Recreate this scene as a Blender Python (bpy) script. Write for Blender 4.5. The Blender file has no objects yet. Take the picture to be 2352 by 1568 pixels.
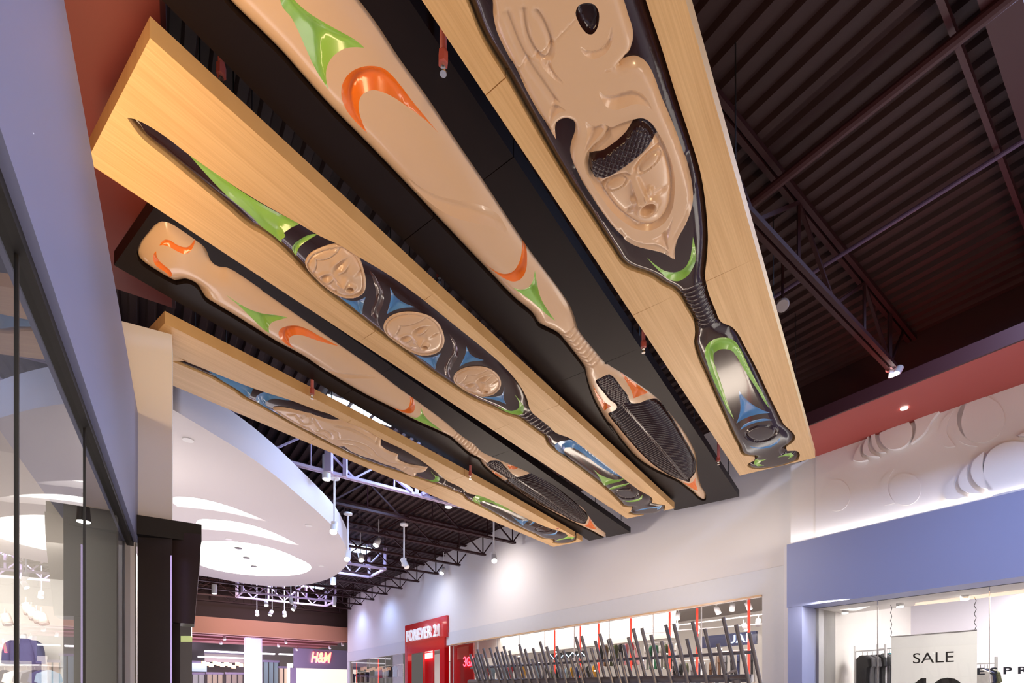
import bpy, bmesh, math, random
import numpy as np
from mathutils import Vector, Matrix
from mathutils.geometry import delaunay_2d_cdt, tessellate_polygon

random.seed(7)
SC = bpy.context.scene
COL = SC.collection
F, CX, HY, CAMH = 1165.0, 1176.0, 1594.0, 1.6      # focal length, centre, horizon in pixels of 2352x1568; eye height

# ---------------------------------------------------------------- camera, world, exposure
cam = bpy.data.cameras.new('camera'); cam.sensor_width = 36.0; cam.sensor_fit = 'HORIZONTAL'
cam.lens = 36.0 * F / 2352.0
cam.shift_y = (HY - 784.0) / 2352.0
cam.clip_start = 0.05; cam.clip_end = 200
camo = bpy.data.objects.new('camera', cam); COL.objects.link(camo)
camo.location = (0, 0, CAMH); camo.rotation_euler = (math.pi / 2, 0, 0)
SC.camera = camo
world = bpy.data.worlds.new('mall_air'); SC.world = world; world.use_nodes = True
world.node_tree.nodes['Background'].inputs[0].default_value = (0.80, 0.70, 0.66, 1)
world.node_tree.nodes['Background'].inputs[1].default_value = 0.16
SC.view_settings.view_transform = 'Standard'
SC.view_settings.look = 'None'
SC.view_settings.exposure = 0.0
SC.view_settings.gamma = 1.0
SC.view_settings.use_curve_mapping = False
SC.cycles.max_bounces = 8; SC.cycles.diffuse_bounces = 4; SC.cycles.glossy_bounces = 3; SC.cycles.transparent_max_bounces = 12
SC.cycles.caustics_reflective = False; SC.cycles.caustics_refractive = False

# ---------------------------------------------------------------- frames of reference
N2 = np.array((.806, .592)); W2 = np.array((-.592, .806))      # right-hand walls: c across, t along
NL = np.array((.843, .538)); WL = np.array((-.538, .843))      # left-hand wall
D2 = np.array((.587, .810)); V2 = np.array((.810, -.587))      # hanging boards: s along, v across
def W(c, t, h): p = N2 * c + W2 * t; return Vector((p[0], p[1], h + CAMH))
def L(c, t, h): p = NL * c + WL * t; return Vector((p[0], p[1], h + CAMH))
def XY(s, v): p = D2 * s + V2 * v; return (float(p[0]), float(p[1]))
def P(x, y, h): Y = F * h / (HY - y); return ((x - CX) / F * Y, Y)
def on_right(x, y, c):
    xn = (x - CX) / F; Y = c / (N2[0] * xn + N2[1]); return ((W2[0] * xn + W2[1]) * Y, (HY - y) / F * Y)
def on_left(x, y, c):
    xn = (x - CX) / F; Y = c / (NL[0] * xn + NL[1]); return ((WL[0] * xn + WL[1]) * Y, (HY - y) / F * Y)
def at_depth(x, y, Y): return Vector(((x - CX) / F * Y, Y, (HY - y) / F * Y + CAMH))

# ---------------------------------------------------------------- lights
def area(name, loc, target, size, power, color=(1, 1, 1), size_y=None, spread=180):
    d = bpy.data.lights.new(name, 'AREA'); d.energy = power; d.color = color
    d.shape = 'RECTANGLE'; d.size = size; d.size_y = size_y or size; d.spread = math.radians(spread)
    o = bpy.data.objects.new(name, d); COL.objects.link(o); o.location = loc
    o.rotation_euler = (Vector(target) - Vector(loc)).to_track_quat('-Z', 'Y').to_euler(); return o
def spot(name, loc, target, power, angle, color=(1, 1, 1), blend=.5, rad=.05):
    d = bpy.data.lights.new(name, 'SPOT'); d.energy = power; d.color = color; d.spot_size = math.radians(angle)
    d.spot_blend = blend; d.shadow_soft_size = rad
    o = bpy.data.objects.new(name, d); COL.objects.link(o); o.location = loc
    o.rotation_euler = (Vector(target) - Vector(loc)).to_track_quat('-Z', 'Y').to_euler(); return o
WARM = (1.0, .70, .40); SOFT = (1.0, .84, .70); COOL = (.42, .58, 1.0); LILAC = (.72, .58, 1.0)
area('added_key_behind', (3.0, -4.2, 1.2), (.3, 6.0, 6.1), 1.2, 235, WARM, 1.0)  # added key lamp behind the camera, brings out the carving
area('added_side_fill', (7.0, 1.0, .9), (1.0, 6.5, 6.1), 3.0, 110, SOFT, 1.8)  # added fill lamp out of view, stands at no shopfront
area('long_window_glow', tuple(W(11.8, 13, .4)), tuple(W(3, 11, 2.5)), 13, 340, SOFT, .8)
area('ledge_uplight_left', tuple(L(-.75, 4.6, 3.5)), tuple(L(.9, 4.8, 5.0)), 4.0, 46, WARM, .2)
area('near_roof_skylight', tuple(W(8.35, -.3, 6.72)), tuple(W(7.6, -.3, 0)), 2.4, 900, COOL, 2.5)
area('corner_window_glow', tuple(W(11.2, 1.0, .2)), tuple(W(6, 1.0, .0)), 6, 150, (1, .93, .88), 2.4)
area('skylight_daylight', tuple(W(6.4, 13.2, 6.75)), tuple(W(2.0, 13.6, 3)), 3.6, 420, COOL, 1.0)
area('skylight_daylight_far', tuple(W(7.0, 23.5, 6.7)), tuple(W(7.0, 23.5, 0)), 4.0, 300, COOL, 1.2)
area('skylight_daylight_farther', tuple(W(7.2, 33.2, 6.7)), tuple(W(7.2, 33.2, 0)), 4.0, 260, LILAC, 1.2)
area('relief_uplight', tuple(W(11.40, 3.4, 3.30)), tuple(W(11.36, 3.4, 4.9)), 7.0, 15, (1, .95, .9), .12)
# ---------------------------------------------------------------- materials
def mat(name, color, rough=.5, metal=0., coat=0., noise=.0, nscale=8., bump=0., emit=None, estr=0., spec=.5, trans=0.):
    m = bpy.data.materials.new(name); m.use_nodes = True; nt = m.node_tree; b = nt.nodes['Principled BSDF']
    c = tuple(color) + (1,)
    b.inputs['Base Color'].default_value = c; b.inputs['Roughness'].default_value = rough
    b.inputs['Metallic'].default_value = metal; b.inputs['Coat Weight'].default_value = coat
    b.inputs['Coat Roughness'].default_value = .06; b.inputs['Specular IOR Level'].default_value = spec
    if emit: b.inputs['Emission Color'].default_value = tuple(emit) + (1,); b.inputs['Emission Strength'].default_value = estr
    if trans:
        tl = nt.nodes.new('ShaderNodeBsdfTranslucent'); tl.inputs[0].default_value = c; mxs = nt.nodes.new('ShaderNodeMixShader'); mxs.inputs[0].default_value = trans
        out = [n for n in nt.nodes if n.type == 'OUTPUT_MATERIAL'][0]
        nt.links.new(b.outputs[0], mxs.inputs[1]); nt.links.new(tl.outputs[0], mxs.inputs[2]); nt.links.new(mxs.outputs[0], out.inputs['Surface'])
    if noise or bump:
        tc = nt.nodes.new('ShaderNodeTexCoord'); n = nt.nodes.new('ShaderNodeTexNoise'); n.inputs['Scale'].default_value = nscale
        n.inputs['Detail'].default_value = 4
        nt.links.new(tc.outputs['Object'], n.inputs['Vector'])
        if noise:
            mx = nt.nodes.new('ShaderNodeMix'); mx.data_type = 'RGBA'
            mx.inputs[6].default_value = tuple(max(0, x * (1 - noise)) for x in color) + (1,)
            mx.inputs[7].default_value = tuple(min(1, x * (1 + noise)) for x in color) + (1,)
            nt.links.new(n.outputs['Fac'], mx.inputs[0]); nt.links.new(mx.outputs[2], b.inputs['Base Color'])
        if bump:
            bp = nt.nodes.new('ShaderNodeBump'); bp.inputs['Strength'].default_value = bump; bp.inputs['Distance'].default_value = .01
            nt.links.new(n.outputs['Fac'], bp.inputs['Height']); nt.links.new(bp.outputs['Normal'], b.inputs['Normal'])
    return m
def wood_mat():
    m = bpy.data.materials.new('maple_veneer'); m.use_nodes = True; nt = m.node_tree; b = nt.nodes['Principled BSDF']
    tc = nt.nodes.new('ShaderNodeTexCoord'); mp = nt.nodes.new('ShaderNodeMapping'); mp.vector_type = 'POINT'
    mp.inputs['Rotation'].default_value = (0, 0, -math.atan2(.81, .587)); nt.links.new(tc.outputs['Object'], mp.inputs['Vector'])
    def grain(sx, sy, det):
        q = nt.nodes.new('ShaderNodeMapping'); q.inputs['Scale'].default_value = (sx, sy, 1); nt.links.new(mp.outputs[0], q.inputs['Vector'])
        n = nt.nodes.new('ShaderNodeTexNoise'); n.inputs['Scale'].default_value = 1; n.inputs['Detail'].default_value = det
        nt.links.new(q.outputs[0], n.inputs['Vector']); return n
    n1 = grain(.9, 60, 3); n2 = grain(.35, 9, 4); n3 = grain(3, 240, 2)
    a = nt.nodes.new('ShaderNodeMath'); a.operation = 'MULTIPLY_ADD'; a.inputs[1].default_value = .45
    nt.links.new(n1.outputs['Fac'], a.inputs[0]); 
    a2 = nt.nodes.new('ShaderNodeMath'); a2.operation = 'MULTIPLY'; a2.inputs[1].default_value = .4; nt.links.new(n2.outputs['Fac'], a2.inputs[0])
    a3 = nt.nodes.new('ShaderNodeMath'); a3.operation = 'MULTIPLY_ADD'; a3.inputs[1].default_value = .2; nt.links.new(n3.outputs['Fac'], a3.inputs[0]); nt.links.new(a2.outputs[0], a3.inputs[2])
    nt.links.new(a3.outputs[0], a.inputs[2])
    r = nt.nodes.new('ShaderNodeValToRGB'); r.color_ramp.elements[0].position = .33; r.color_ramp.elements[1].position = .68
    r.color_ramp.elements[0].color = (.60, .345, .13, 1); r.color_ramp.elements[1].color = (.80, .52, .235, 1)
    nt.links.new(a.outputs[0], r.inputs[0]); nt.links.new(r.outputs[0], b.inputs['Base Color'])
    b.inputs['Roughness'].default_value = .38
    return m
WOOD = wood_mat()
BLACKB = mat('black_satin_panel', (.010, .0055, .0048), .38, noise=.15, nscale=3, spec=.14)
DARKP = mat('dark_chocolate_lacquer', (.026, .009, .0075), .12, coat=.22, noise=.2, nscale=2, spec=.35)
BROWNP = mat('brown_lacquer', (.060, .018, .010), .14, coat=.7, noise=.25, nscale=2)
CREAM = mat('cream_gloss_paint', (.72, .475, .275), .24, coat=.35, noise=.03, nscale=1.5)
GREEN = mat('leaf_green_gloss_paint', (.30, .55, .085), .2, coat=.5)
ORANGE = mat('orange_gloss_paint', (.86, .20, .012), .2, coat=.5)
BLUE = mat('sky_blue_gloss_paint', (.10, .27, .52), .2, coat=.5)
WHITEW = mat('white_wall_paint', (.80, .765, .76), .6, noise=.02, nscale=.6)
GLOSSW = mat('white_back_painted_band', (.70, .70, .73), .4, noise=.02)
RED = mat('brick_red_paint', (.20, .034, .026), .55, noise=.05, nscale=1.2)
DRED = mat('dark_maroon_paint', (.045, .008, .010), .55)
BLUEW = mat('daylit_blue_fascia', (.25, .27, .43), .5, noise=.03, nscale=.5)  # bluish daylight on the fascias is put into this base colour
DECKM = mat('maroon_roof_deck', (.024, .0042, .003), .7, noise=.25, nscale=1.5)
STEEL = mat('maroon_joist_paint', (.030, .007, .008), .55, spec=.3)
LILACM = mat('lilac_lit_steel', (.62, .52, .72), .45)  # lilac light from the skylights is put into the steel colour
WHITEM = mat('white_enamel', (.85, .85, .87), .35)
SILVER = mat('chrome', (.8, .78, .75), .2, metal=1.)
BLACK = mat('matt_black', (.008, .006, .006), .55)
CHAR = mat('charcoal_panel', (.045, .035, .035), .45, noise=.1)
GREYP = mat('brushed_grey_pipe', (.21, .19, .20), .34, metal=.5, noise=.1, nscale=20)
GREYW = mat('grey_interior_wall', (.50, .47, .43), .6)
REDG = mat('bright_red_gloss', (.62, .004, .008), .18, coat=.6)
REDP = mat('red_pipe_paint', (.45, .10, .08), .4)
FLOORM = mat('pale_stone_floor', (.55, .50, .47), .3, noise=.06, nscale=2)
def emis(name, col, s, base=(.8, .8, .8)): return mat(name, base, .5, emit=col, estr=s)
E_WHITE = emis('lit_white_cove', (1, .96, .90), 2.4)
E_COVE = emis('lit_cove_wall', (1, .95, .86), 1.15)
E_LAMP = emis('lit_lamp_face', (1, .93, .80), 16)
E_SKY = emis('skylight_glazing', (.62, .80, 1.0), 4.5)
E_PINK = emis('pink_neon', (1, .05, .12), 3.0)
E_YEL = emis('yellow_lit_letter', (1, .42, .10), 1.6)
E_BLUEL = emis('blue_white_light_strand', (.72, .68, 1.0), 1.7)
E_AMB = emis('amber_glass_shade', (1, .45, .10), 1.8)
E_INT = mat('white_shop_wall', (.84, .80, .76), .6)
E_NEON = emis('blue_white_neon', (.55, .75, 1), 4.0)
E_RED = emis('red_light_tube', (1, .06, .035), 1.1, (.5, .05, .03))
E_STRIP = emis('white_linear_light', (.95, .92, 1), 3.0)
def glass_mat(name, tint=(1, 1, 1), boost=1.0, rough=0.0):
    m = bpy.data.materials.new(name); m.use_nodes = True; nt = m.node_tree
    for n in list(nt.nodes):
        if n.type != 'OUTPUT_MATERIAL': nt.nodes.remove(n)
    out = [n for n in nt.nodes][0]; t = nt.nodes.new('ShaderNodeBsdfTransparent'); t.inputs[0].default_value = tuple(tint) + (1,)
    g = nt.nodes.new('ShaderNodeBsdfGlossy'); g.inputs['Roughness'].default_value = rough
    f = nt.nodes.new('ShaderNodeFresnel'); f.inputs['IOR'].default_value = 1.5
    mu = nt.nodes.new('ShaderNodeMath'); mu.operation = 'MULTIPLY'; mu.inputs[1].default_value = boost; mu.use_clamp = True
    nt.links.new(f.outputs[0], mu.inputs[0]); x = nt.nodes.new('ShaderNodeMixShader')
    nt.links.new(mu.outputs[0], x.inputs[0]); nt.links.new(t.outputs[0], x.inputs[1]); nt.links.new(g.outputs[0], x.inputs[2])
    nt.links.new(x.outputs[0], out.inputs['Surface']); return m
GLASS = glass_mat('shop_window_glass', (.97, .98, .97), 1.05)
GLASS2 = glass_mat('far_window_glass', (.98, .98, .98), 1.1)

# ---------------------------------------------------------------- object helpers
def tag(o, label=None, cat=None, group=None, kind=None):
    if label: o['label'] = label
    if cat: o['category'] = cat
    if group: o['group'] = group
    if kind: o['kind'] = kind
    return o
def empty(name, loc, label, cat, group=None):
    o = bpy.data.objects.new(name, None); COL.objects.link(o); o.location = loc; o.empty_display_size = .1
    return tag(o, label, cat, group)
def link(name, me, m, parent=None, smooth=False):
    if m is not None and not me.materials: me.materials.append(m)
    if smooth: me.polygons.foreach_set('use_smooth', [True] * len(me.polygons))
    o = bpy.data.objects.new(name, me); COL.objects.link(o)
    if parent is not None:
        o.parent = parent; o.matrix_parent_inverse = Matrix.Translation(parent.location).inverted() if parent.parent is None else Matrix()
    return o
def parent_loc(p):
    v = Vector(p.location)
    while p.parent is not None:
        p = p.parent; v = Vector(p.location)
    return v if True else None
def mesh(name, verts, faces, m, parent=None, smooth=False):
    me = bpy.data.meshes.new(name); me.from_pydata([tuple(v) for v in verts], [], faces); me.update()
    return link(name, me, m, parent, smooth)
class MB:
    def __init__(s): s.v = []; s.f = []
    def quadbox(s, pts8):
        n = len(s.v); s.v += [tuple(p) for p in pts8]
        for f in ((0, 3, 2, 1), (4, 5, 6, 7), (0, 1, 5, 4), (1, 2, 6, 5), (2, 3, 7, 6), (3, 0, 4, 7)): s.f.append(tuple(n + i for i in f))
        return s
    def box(s, fn, a0, a1, b0, b1, h0, h1):
        return s.quadbox([fn(a0, b0, h0), fn(a1, b0, h0), fn(a1, b1, h0), fn(a0, b1, h0), fn(a0, b0, h1), fn(a1, b0, h1), fn(a1, b1, h1), fn(a0, b1, h1)])
    def tube(s, p, q, r, n=8, r2=None, caps=True):
        p = Vector(p); q = Vector(q); d = (q - p).normalized(); u = d.orthogonal().normalized(); w = d.cross(u); k = len(s.v); r2 = r if r2 is None else r2
        for e, rr in ((p, r), (q, r2)):
            for i in range(n):
                a = 2 * math.pi * i / n; s.v.append(tuple(e + (u * math.cos(a) + w * math.sin(a)) * rr))
        for i in range(n): s.f.append((k + i, k + (i + 1) % n, k + n + (i + 1) % n, k + n + i))
        if caps: s.f.append(tuple(k + i for i in reversed(range(n)))); s.f.append(tuple(k + n + i for i in range(n)))
        return s
    def bar(s, p, q, a, b=None, up=Vector((0, 0, 1))):
        p = Vector(p); q = Vector(q); b = b or a; d = (q - p).normalized(); x = d.cross(up)
        x = x.normalized() if x.length > .01 else Vector((1, 0, 0)); y = x.cross(d).normalized(); x *= a / 2; y *= b / 2
        return s.quadbox([p - x - y, p + x - y, p + x + y, p - x + y, q - x - y, q + x - y, q + x + y, q - x + y])
    def build(s, name, m, parent=None, smooth=False): return mesh(name, s.v, s.f, m, parent, smooth)
def struct(o): return tag(o, kind='structure')
def copy_thing(root, delta, label=None, group=None):
    def rec(o, par):
        c = o.copy(); COL.objects.link(c)
        if par is None: c.location = Vector(o.location) + Vector(delta)
        else: c.parent = par; c.matrix_parent_inverse = o.matrix_parent_inverse.copy()
        for ch in [x for x in list(bpy.data.objects) if x.parent == o]: rec(ch, c)
        return c
    c = rec(root, None)
    if label: c['label'] = label
    if group: c['group'] = group
    return c
def prism(name, poly, fn, m, parent=None):
    """poly: list of 2D pts; fn(a,b,side) -> Vector for side 0/1"""
    n = len(poly); v = [fn(a, b, 0) for a, b in poly] + [fn(a, b, 1) for a, b in poly]
    tri = tessellate_polygon([[Vector((a, b, 0)) for a, b in poly]])
    f = [tuple(t) for t in tri] + [tuple(n + i for i in reversed(t)) for t in tri]
    f += [(i, (i + 1) % n, n + (i + 1) % n, n + i) for i in range(n)]
    o = mesh(name, v, f, m, parent)
    bm = bmesh.new(); bm.from_mesh(o.data); bmesh.ops.recalc_face_normals(bm, faces=bm.faces); bm.to_mesh(o.data); bm.free(); return o
def text(name, body, mtx, size, m, parent=None, extrude=.01, sx=1., shear=0., bevel=0., align='CENTER', bold=0.):
    cu = bpy.data.curves.new(name, 'FONT'); cu.body = body; cu.size = size; cu.extrude = extrude; cu.shear = shear; cu.offset = bold
    cu.align_x = align; cu.align_y = 'CENTER'; cu.resolution_u = 4
    t = bpy.data.objects.new(name + '_tmp', cu); COL.objects.link(t)
    dg = bpy.context.evaluated_depsgraph_get(); me = bpy.data.meshes.new_from_object(t.evaluated_get(dg)); me.name = name
    bpy.data.objects.remove(t); me.materials.clear()
    me.transform(mtx @ Matrix.Diagonal((sx, 1, 1, 1)))
    return link(name, me, m, parent)
def wall_frame(c, t, h):
    x = Vector((-W2[0], -W2[1], 0)); z = Vector((-N2[0], -N2[1], 0)); o = W(c, t, h)
    return Matrix(((x.x, 0, z.x, o.x), (x.y, 0, z.y, o.y), (x.z, 1, z.z, o.z), (0, 0, 0, 1)))

# ---------------------------------------------------------------- 2D geometry
def smooth(pts, step=.03, closed=True, corner=52):
    p = np.array(pts, float); n = len(p)
    if n < 3: return resample(p, step, closed)
    T = np.zeros_like(p); cr = np.zeros(n, bool)
    for i in range(n):
        if not closed and i in (0, n - 1): cr[i] = True; continue
        a = p[i] - p[i - 1]; b = p[(i + 1) % n] - p[i]; la = np.hypot(*a) + 1e-9; lb = np.hypot(*b) + 1e-9
        if math.degrees(math.acos(max(-1, min(1, float(a @ b) / la / lb)))) > corner: cr[i] = True
        else: T[i] = (a / la * lb + b / lb * la) / (la + lb)
    out = []
    m = n if closed else n - 1
    for i in range(m):
        j = (i + 1) % n; A = p[i]; B = p[j]; l = float(np.hypot(*(B - A)))
        ta = (B - A) / max(l, 1e-9) if cr[i] else T[i]; tb = (B - A) / max(l, 1e-9) if cr[j] else T[j]
        k = max(1, int(math.ceil(l / step)))
        for q in range(k):
            u = q / k; h1 = 2 * u**3 - 3 * u**2 + 1; h2 = u**3 - 2 * u**2 + u; h3 = -2 * u**3 + 3 * u**2; h4 = u**3 - u**2
            out.append(h1 * A + h2 * l * ta + h3 * B + h4 * l * tb)
    if not closed: out.append(p[-1])
    return np.array(out)
def resample(p, step, closed): return smooth(np.vstack([p, p[-1:]]) if len(p) < 3 else p, step, closed) if False else p
def inside(pt, poly):
    x, y = pt[:, 0], pt[:, 1]; r = np.zeros(len(pt), bool); a = poly; b = np.roll(poly, -1, 0)
    lo, hi = poly.min(0), poly.max(0); idx = np.where((x >= lo[0]) & (x <= hi[0]) & (y >= lo[1]) & (y <= hi[1]))[0]
    if not len(idx): return r
    X = x[idx]; Y = y[idx]; q = np.zeros(len(idx), bool)
    for (x0, y0), (x1, y1) in zip(a, b):
        if y0 == y1: continue
        c = ((y0 > Y) != (y1 > Y)) & (X < (x1 - x0) * (Y - y0) / (y1 - y0) + x0); q ^= c
    r[idx] = q; return r
def dist(pt, line, closed=True):
    a = line if closed else line[:-1]; b = np.roll(line, -1, 0) if closed else line[1:]
    d = np.full(len(pt), 1e9)
    ab = b - a; L2 = (ab**2).sum(1) + 1e-12
    for k in range(0, len(pt), 4000):
        q = pt[k:k + 4000]; ap = q[:, None] - a[None]; t = np.clip((ap * ab[None]).sum(2) / L2, 0, 1)
        d[k:k + 4000] = np.sqrt((((ap - t[..., None] * ab[None])**2).sum(2)).min(1))
    return d
def offset(poly, r):
    a = np.roll(poly, 1, 0); b = np.roll(poly, -1, 0); t = b - a; t /= (np.hypot(t[:, 0], t[:, 1])[:, None] + 1e-9)
    n = np.c_[t[:, 1], -t[:, 0]]; area2 = float((poly[:, 0] * np.roll(poly, -1, 0)[:, 1] - np.roll(poly, -1, 0)[:, 0] * poly[:, 1]).sum())
    return poly + n * r * (1 if area2 > 0 else -1)
def cdt(pts, edges):
    r = delaunay_2d_cdt([Vector((float(a), float(b))) for a, b in pts], edges, [], 0, 1e-5)
    return np.array([(v.x, v.y) for v in r[0]]), np.array([list(f) for f in r[2] if len(f) == 3])
def grid_in(poly, g, margin, lines=()):
    lo, hi = poly.min(0), poly.max(0); xs = np.arange(lo[0], hi[0], g); ys = np.arange(lo[1], hi[1], g * .866)
    X, Y = np.meshgrid(xs, ys); X = X + (np.arange(len(ys)) % 2)[:, None] * g / 2
    q = np.c_[X.ravel(), Y.ravel()]; q = q[inside(q, poly)]
    q = q[dist(q, poly) > margin]
    return q

SUBS = {'dark_inlet': 'carved_whale_panel', 'carved_cut': 'carved_whale_panel', 'quilted_headband': 'carved_face'}
class Relief:
    """a carved panel facing down: outline, painted regions, V-cuts and grooves; every region is a mesh of its own"""
    def __init__(s, outline, z, g=.035, dome=.07, dome_w=.22, step=.03):
        s.out = smooth(outline, step); s.z = z; s.g = g; s.dome = dome; s.dw = dome_w; s.reg = []; s.gr = []
    def region(s, name, poly, m, fn, g=None, step=.02, label=None, sm=True, corner=52, raw=False):
        s.reg.append(dict(sm=sm, name=name, poly=np.array(poly) if raw else smooth(poly, step, corner=corner), m=m, fn=fn, g=g, label=label)); return s
    def groove(s, line, w=.02, d=.012, closed=False, step=.02):
        s.gr.append((smooth(line, step, closed), w, d, closed)); return s
    def build(s, parent, body_name, body_mat, body_label=None, skirt=.07):
        pts = [s.out]; edges = []; n = len(s.out); edges += [(i, (i + 1) % n) for i in range(n)]; free = []
        polys = [s.out] + [r['poly'] for r in s.reg]
        for r in s.reg:
            k = sum(map(len, pts)); pts.append(r['poly']); m = len(r['poly']); edges += [(k + i, k + (i + 1) % m) for i in range(m)]
        for line, w, d, cl in s.gr:
            t = np.gradient(line, axis=0); t /= (np.hypot(t[:, 0], t[:, 1])[:, None] + 1e-9); nn = np.c_[-t[:, 1], t[:, 0]]
            for o in (0, -w, w):
                q = line + nn * o; k = sum(map(len, pts)); pts.append(q); m = len(q)
                if o == 0: edges += [(k + i, k + i + 1) for i in range(m - 1)] + ([(k + m - 1, k)] if cl else [])
        fine = np.zeros((0, 2))
        for r in s.reg:
            if r['g']: q = grid_in(r['poly'], r['g'], r['g'] * .45); free.append(q)
        base = grid_in(s.out, s.g, s.g * .5)
        for r in s.reg:
            if r['g'] and r['g'] < s.g: base = base[~inside(base, r['poly'])]
        for o in (.012, .03, .055):
            q = offset(s.out, -o); q = q[inside(q, s.out)]; q = q[dist(q, s.out) > o * .9]
            for r in s.reg: q = q[~inside(q, r['poly'])]
            free.append(q)
        free.append(base); fr = np.vstack(free)
        for pl in polys[1:]: fr = fr[dist(fr, pl) > s.g * .12] if len(fr) else fr
        for line, w, d, cl in s.gr: fr = fr[dist(fr, line, cl) > w * 1.2]
        allp = np.vstack(pts + [fr]); v, f = cdt(allp, edges)
        cen = v[f].mean(1); keep = inside(cen, s.out); f = f[keep]; cen = cen[keep]
        a = v[f[:, 1]] - v[f[:, 0]]; b = v[f[:, 2]] - v[f[:, 0]]; ar = a[:, 0] * b[:, 1] - a[:, 1] * b[:, 0]
        f[ar > 0] = f[ar > 0][:, ::-1]          # face down
        dd = dist(v, s.out); u = np.clip(dd / s.dw, 0, 1); h = s.dome * (1 - (1 - u)**2.6)
        own = np.full(len(f), -1)
        for i, r in enumerate(s.reg):
            own[inside(cen, r['poly'])] = i; vi = np.where(inside(v, r['poly']))[0]
            if len(vi): dv = dist(v[vi], r['poly']); h[vi] += np.where(dv < 1e-4, 0, r['fn'](v[vi], dv))
        for line, w, d, cl in s.gr:
            q = dist(v, line, cl); h -= d * np.clip(1 - q / w, 0, 1)
        z = s.z - h; V3 = np.c_[v, z]
        bm_edges = {}
        for t in f:
            for i in range(3):
                e = (t[i], t[(i + 1) % 3]); bm_edges[e] = 1
        rim = [e for e in bm_edges if (e[1], e[0]) not in bm_edges]
        objs = {}
        for i in range(-1, len(s.reg)):
            fi = f[own == i]
            if not len(fi): continue
            used, inv = np.unique(fi, return_inverse=True); vv = [tuple(x) for x in V3[used]]; ff = [tuple(map(int, x)) for x in inv.reshape(-1, 3)]
            if i == -1:
                idx = {}
                for e in rim:
                    for q in e:
                        if q not in idx: idx[q] = len(vv); vv.append((V3[q][0], V3[q][1], s.z)); idx[('t', q)] = len(vv); vv.append((V3[q][0], V3[q][1], s.z + skirt))
                    ff.append((idx[e[1]], idx[e[0]], idx[('t', e[0])], idx[('t', e[1])]))
            nm = body_name if i == -1 else s.reg[i]['name']; mm = body_mat if i == -1 else s.reg[i]['m']
            o = mesh(nm, vv, ff, mm, parent, i == -1 or s.reg[i]['sm'])
            lb = body_label if i == -1 else s.reg[i]['label']
            if lb: o['label'] = lb
            objs[i] = o
        for i, r in enumerate(s.reg):
            tgt = SUBS.get(r['name'])
            pi = next((k for k, q in enumerate(s.reg) if q['name'] == tgt), None)
            if pi is not None and i in objs and pi in objs: objs[i].parent = objs[pi]; objs[i].matrix_parent_inverse = Matrix()
        return objs
def vcut(depth, slope=.7): return lambda v, d: -np.minimum(d * slope, depth)
def raised(hh, w): return lambda v, d: hh * np.sqrt(np.clip(1 - (1 - np.clip(d / w, 0, 1))**2, 0, 1))

ORD = ['first', 'second', 'third', 'fourth', 'fifth', 'sixth', 'seventh', 'eighth', 'ninth', 'tenth', 'eleventh', 'twelfth', 'thirteenth', 'fourteenth', 'fifteenth', 'sixteenth', 'seventeenth', 'eighteenth']
TENS = ['', '', 'twenty', 'thirty', 'forty', 'fifty']
def nth(i): return ORD[i] if i < 18 else ('nineteenth' if i == 18 else (TENS[(i + 1) // 10][:-1] + 'ieth' if (i + 1) % 10 == 0 else TENS[(i + 1) // 10] + '-' + ORD[(i + 1) % 10 - 1]))
# ================================================================= the room
H_W, H_B = 4.5, 4.7          # undersides of the maple boards and of the black boards, above the eye
struct(MB().box(lambda a, b, h: Vector((a, b, h)), -30, 30, -14, 60, -.12, 0).build('floor', FLOORM))
# corrugated roof deck: ribs run along the right-hand walls
def deck():
    v = []; f = []; pitch = .26; c = -16.0; prof = []
    while c < 24: prof += [(c, 0), (c + .10, 0), (c + .13, .07), (c + .23, .07)]; c += pitch
    for t in (-16, 62):
        for cc, z in prof: v.append(W(cc, t, 6.86 + z))
    n = len(prof)
    for i in range(n - 1): f.append((i, i + n, i + n + 1, i + 1))
    return v, f
v, f = deck(); struct(mesh('ceiling', v, f, DECKM))
# right-hand white wall with the long shop window (c = 12.07)
WT0, WT1 = 6.26, 19.45                         # long window, along the wall
T_ENDW = 36.4
m = MB(); m.box(W, 12.07, 12.3, 3.2, T_ENDW, 3.0, 6.95); struct(m.build('wall_right', WHITEW))
_t1, _h1 = on_right(1400, 1377, 12.05); _t2, _h2 = on_right(1400, 1422.5, 12.05)
BAND_T, BAND_B = _h1, _h2
m = MB(); m.box(W, 12.05, 12.3, 5.2, 21.8, BAND_B, BAND_T - .012); struct(m.build('trim_1', GLOSSW))
m = MB(); m.box(W, 12.05, 12.3, 26.6, T_ENDW, BAND_B - .05, BAND_T - .012); struct(m.build('trim_2', GLOSSW))
m = MB(); m.box(W, 12.08, 12.28, 3.2, T_ENDW, BAND_T - .012, 3.02); struct(m.build('wall_right_joint', WHITEW))
m = MB(); m.box(W, 12.05, 12.9, 5.0, WT0, -1.6, BAND_B); struct(m.build('wall_right_pier', GLOSSW))
m = MB(); m.box(W, 12.05, 12.3, T_ENDW - .45, T_ENDW, -1.6, BAND_B); struct(m.build('wall_right_end_pier', GLOSSW))
m = MB(); m.box(W, 11.99, 12.06, WT0, 21.3, BAND_B - .03, BAND_B + .012); struct(m.build('trim_3', CREAM))
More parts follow.
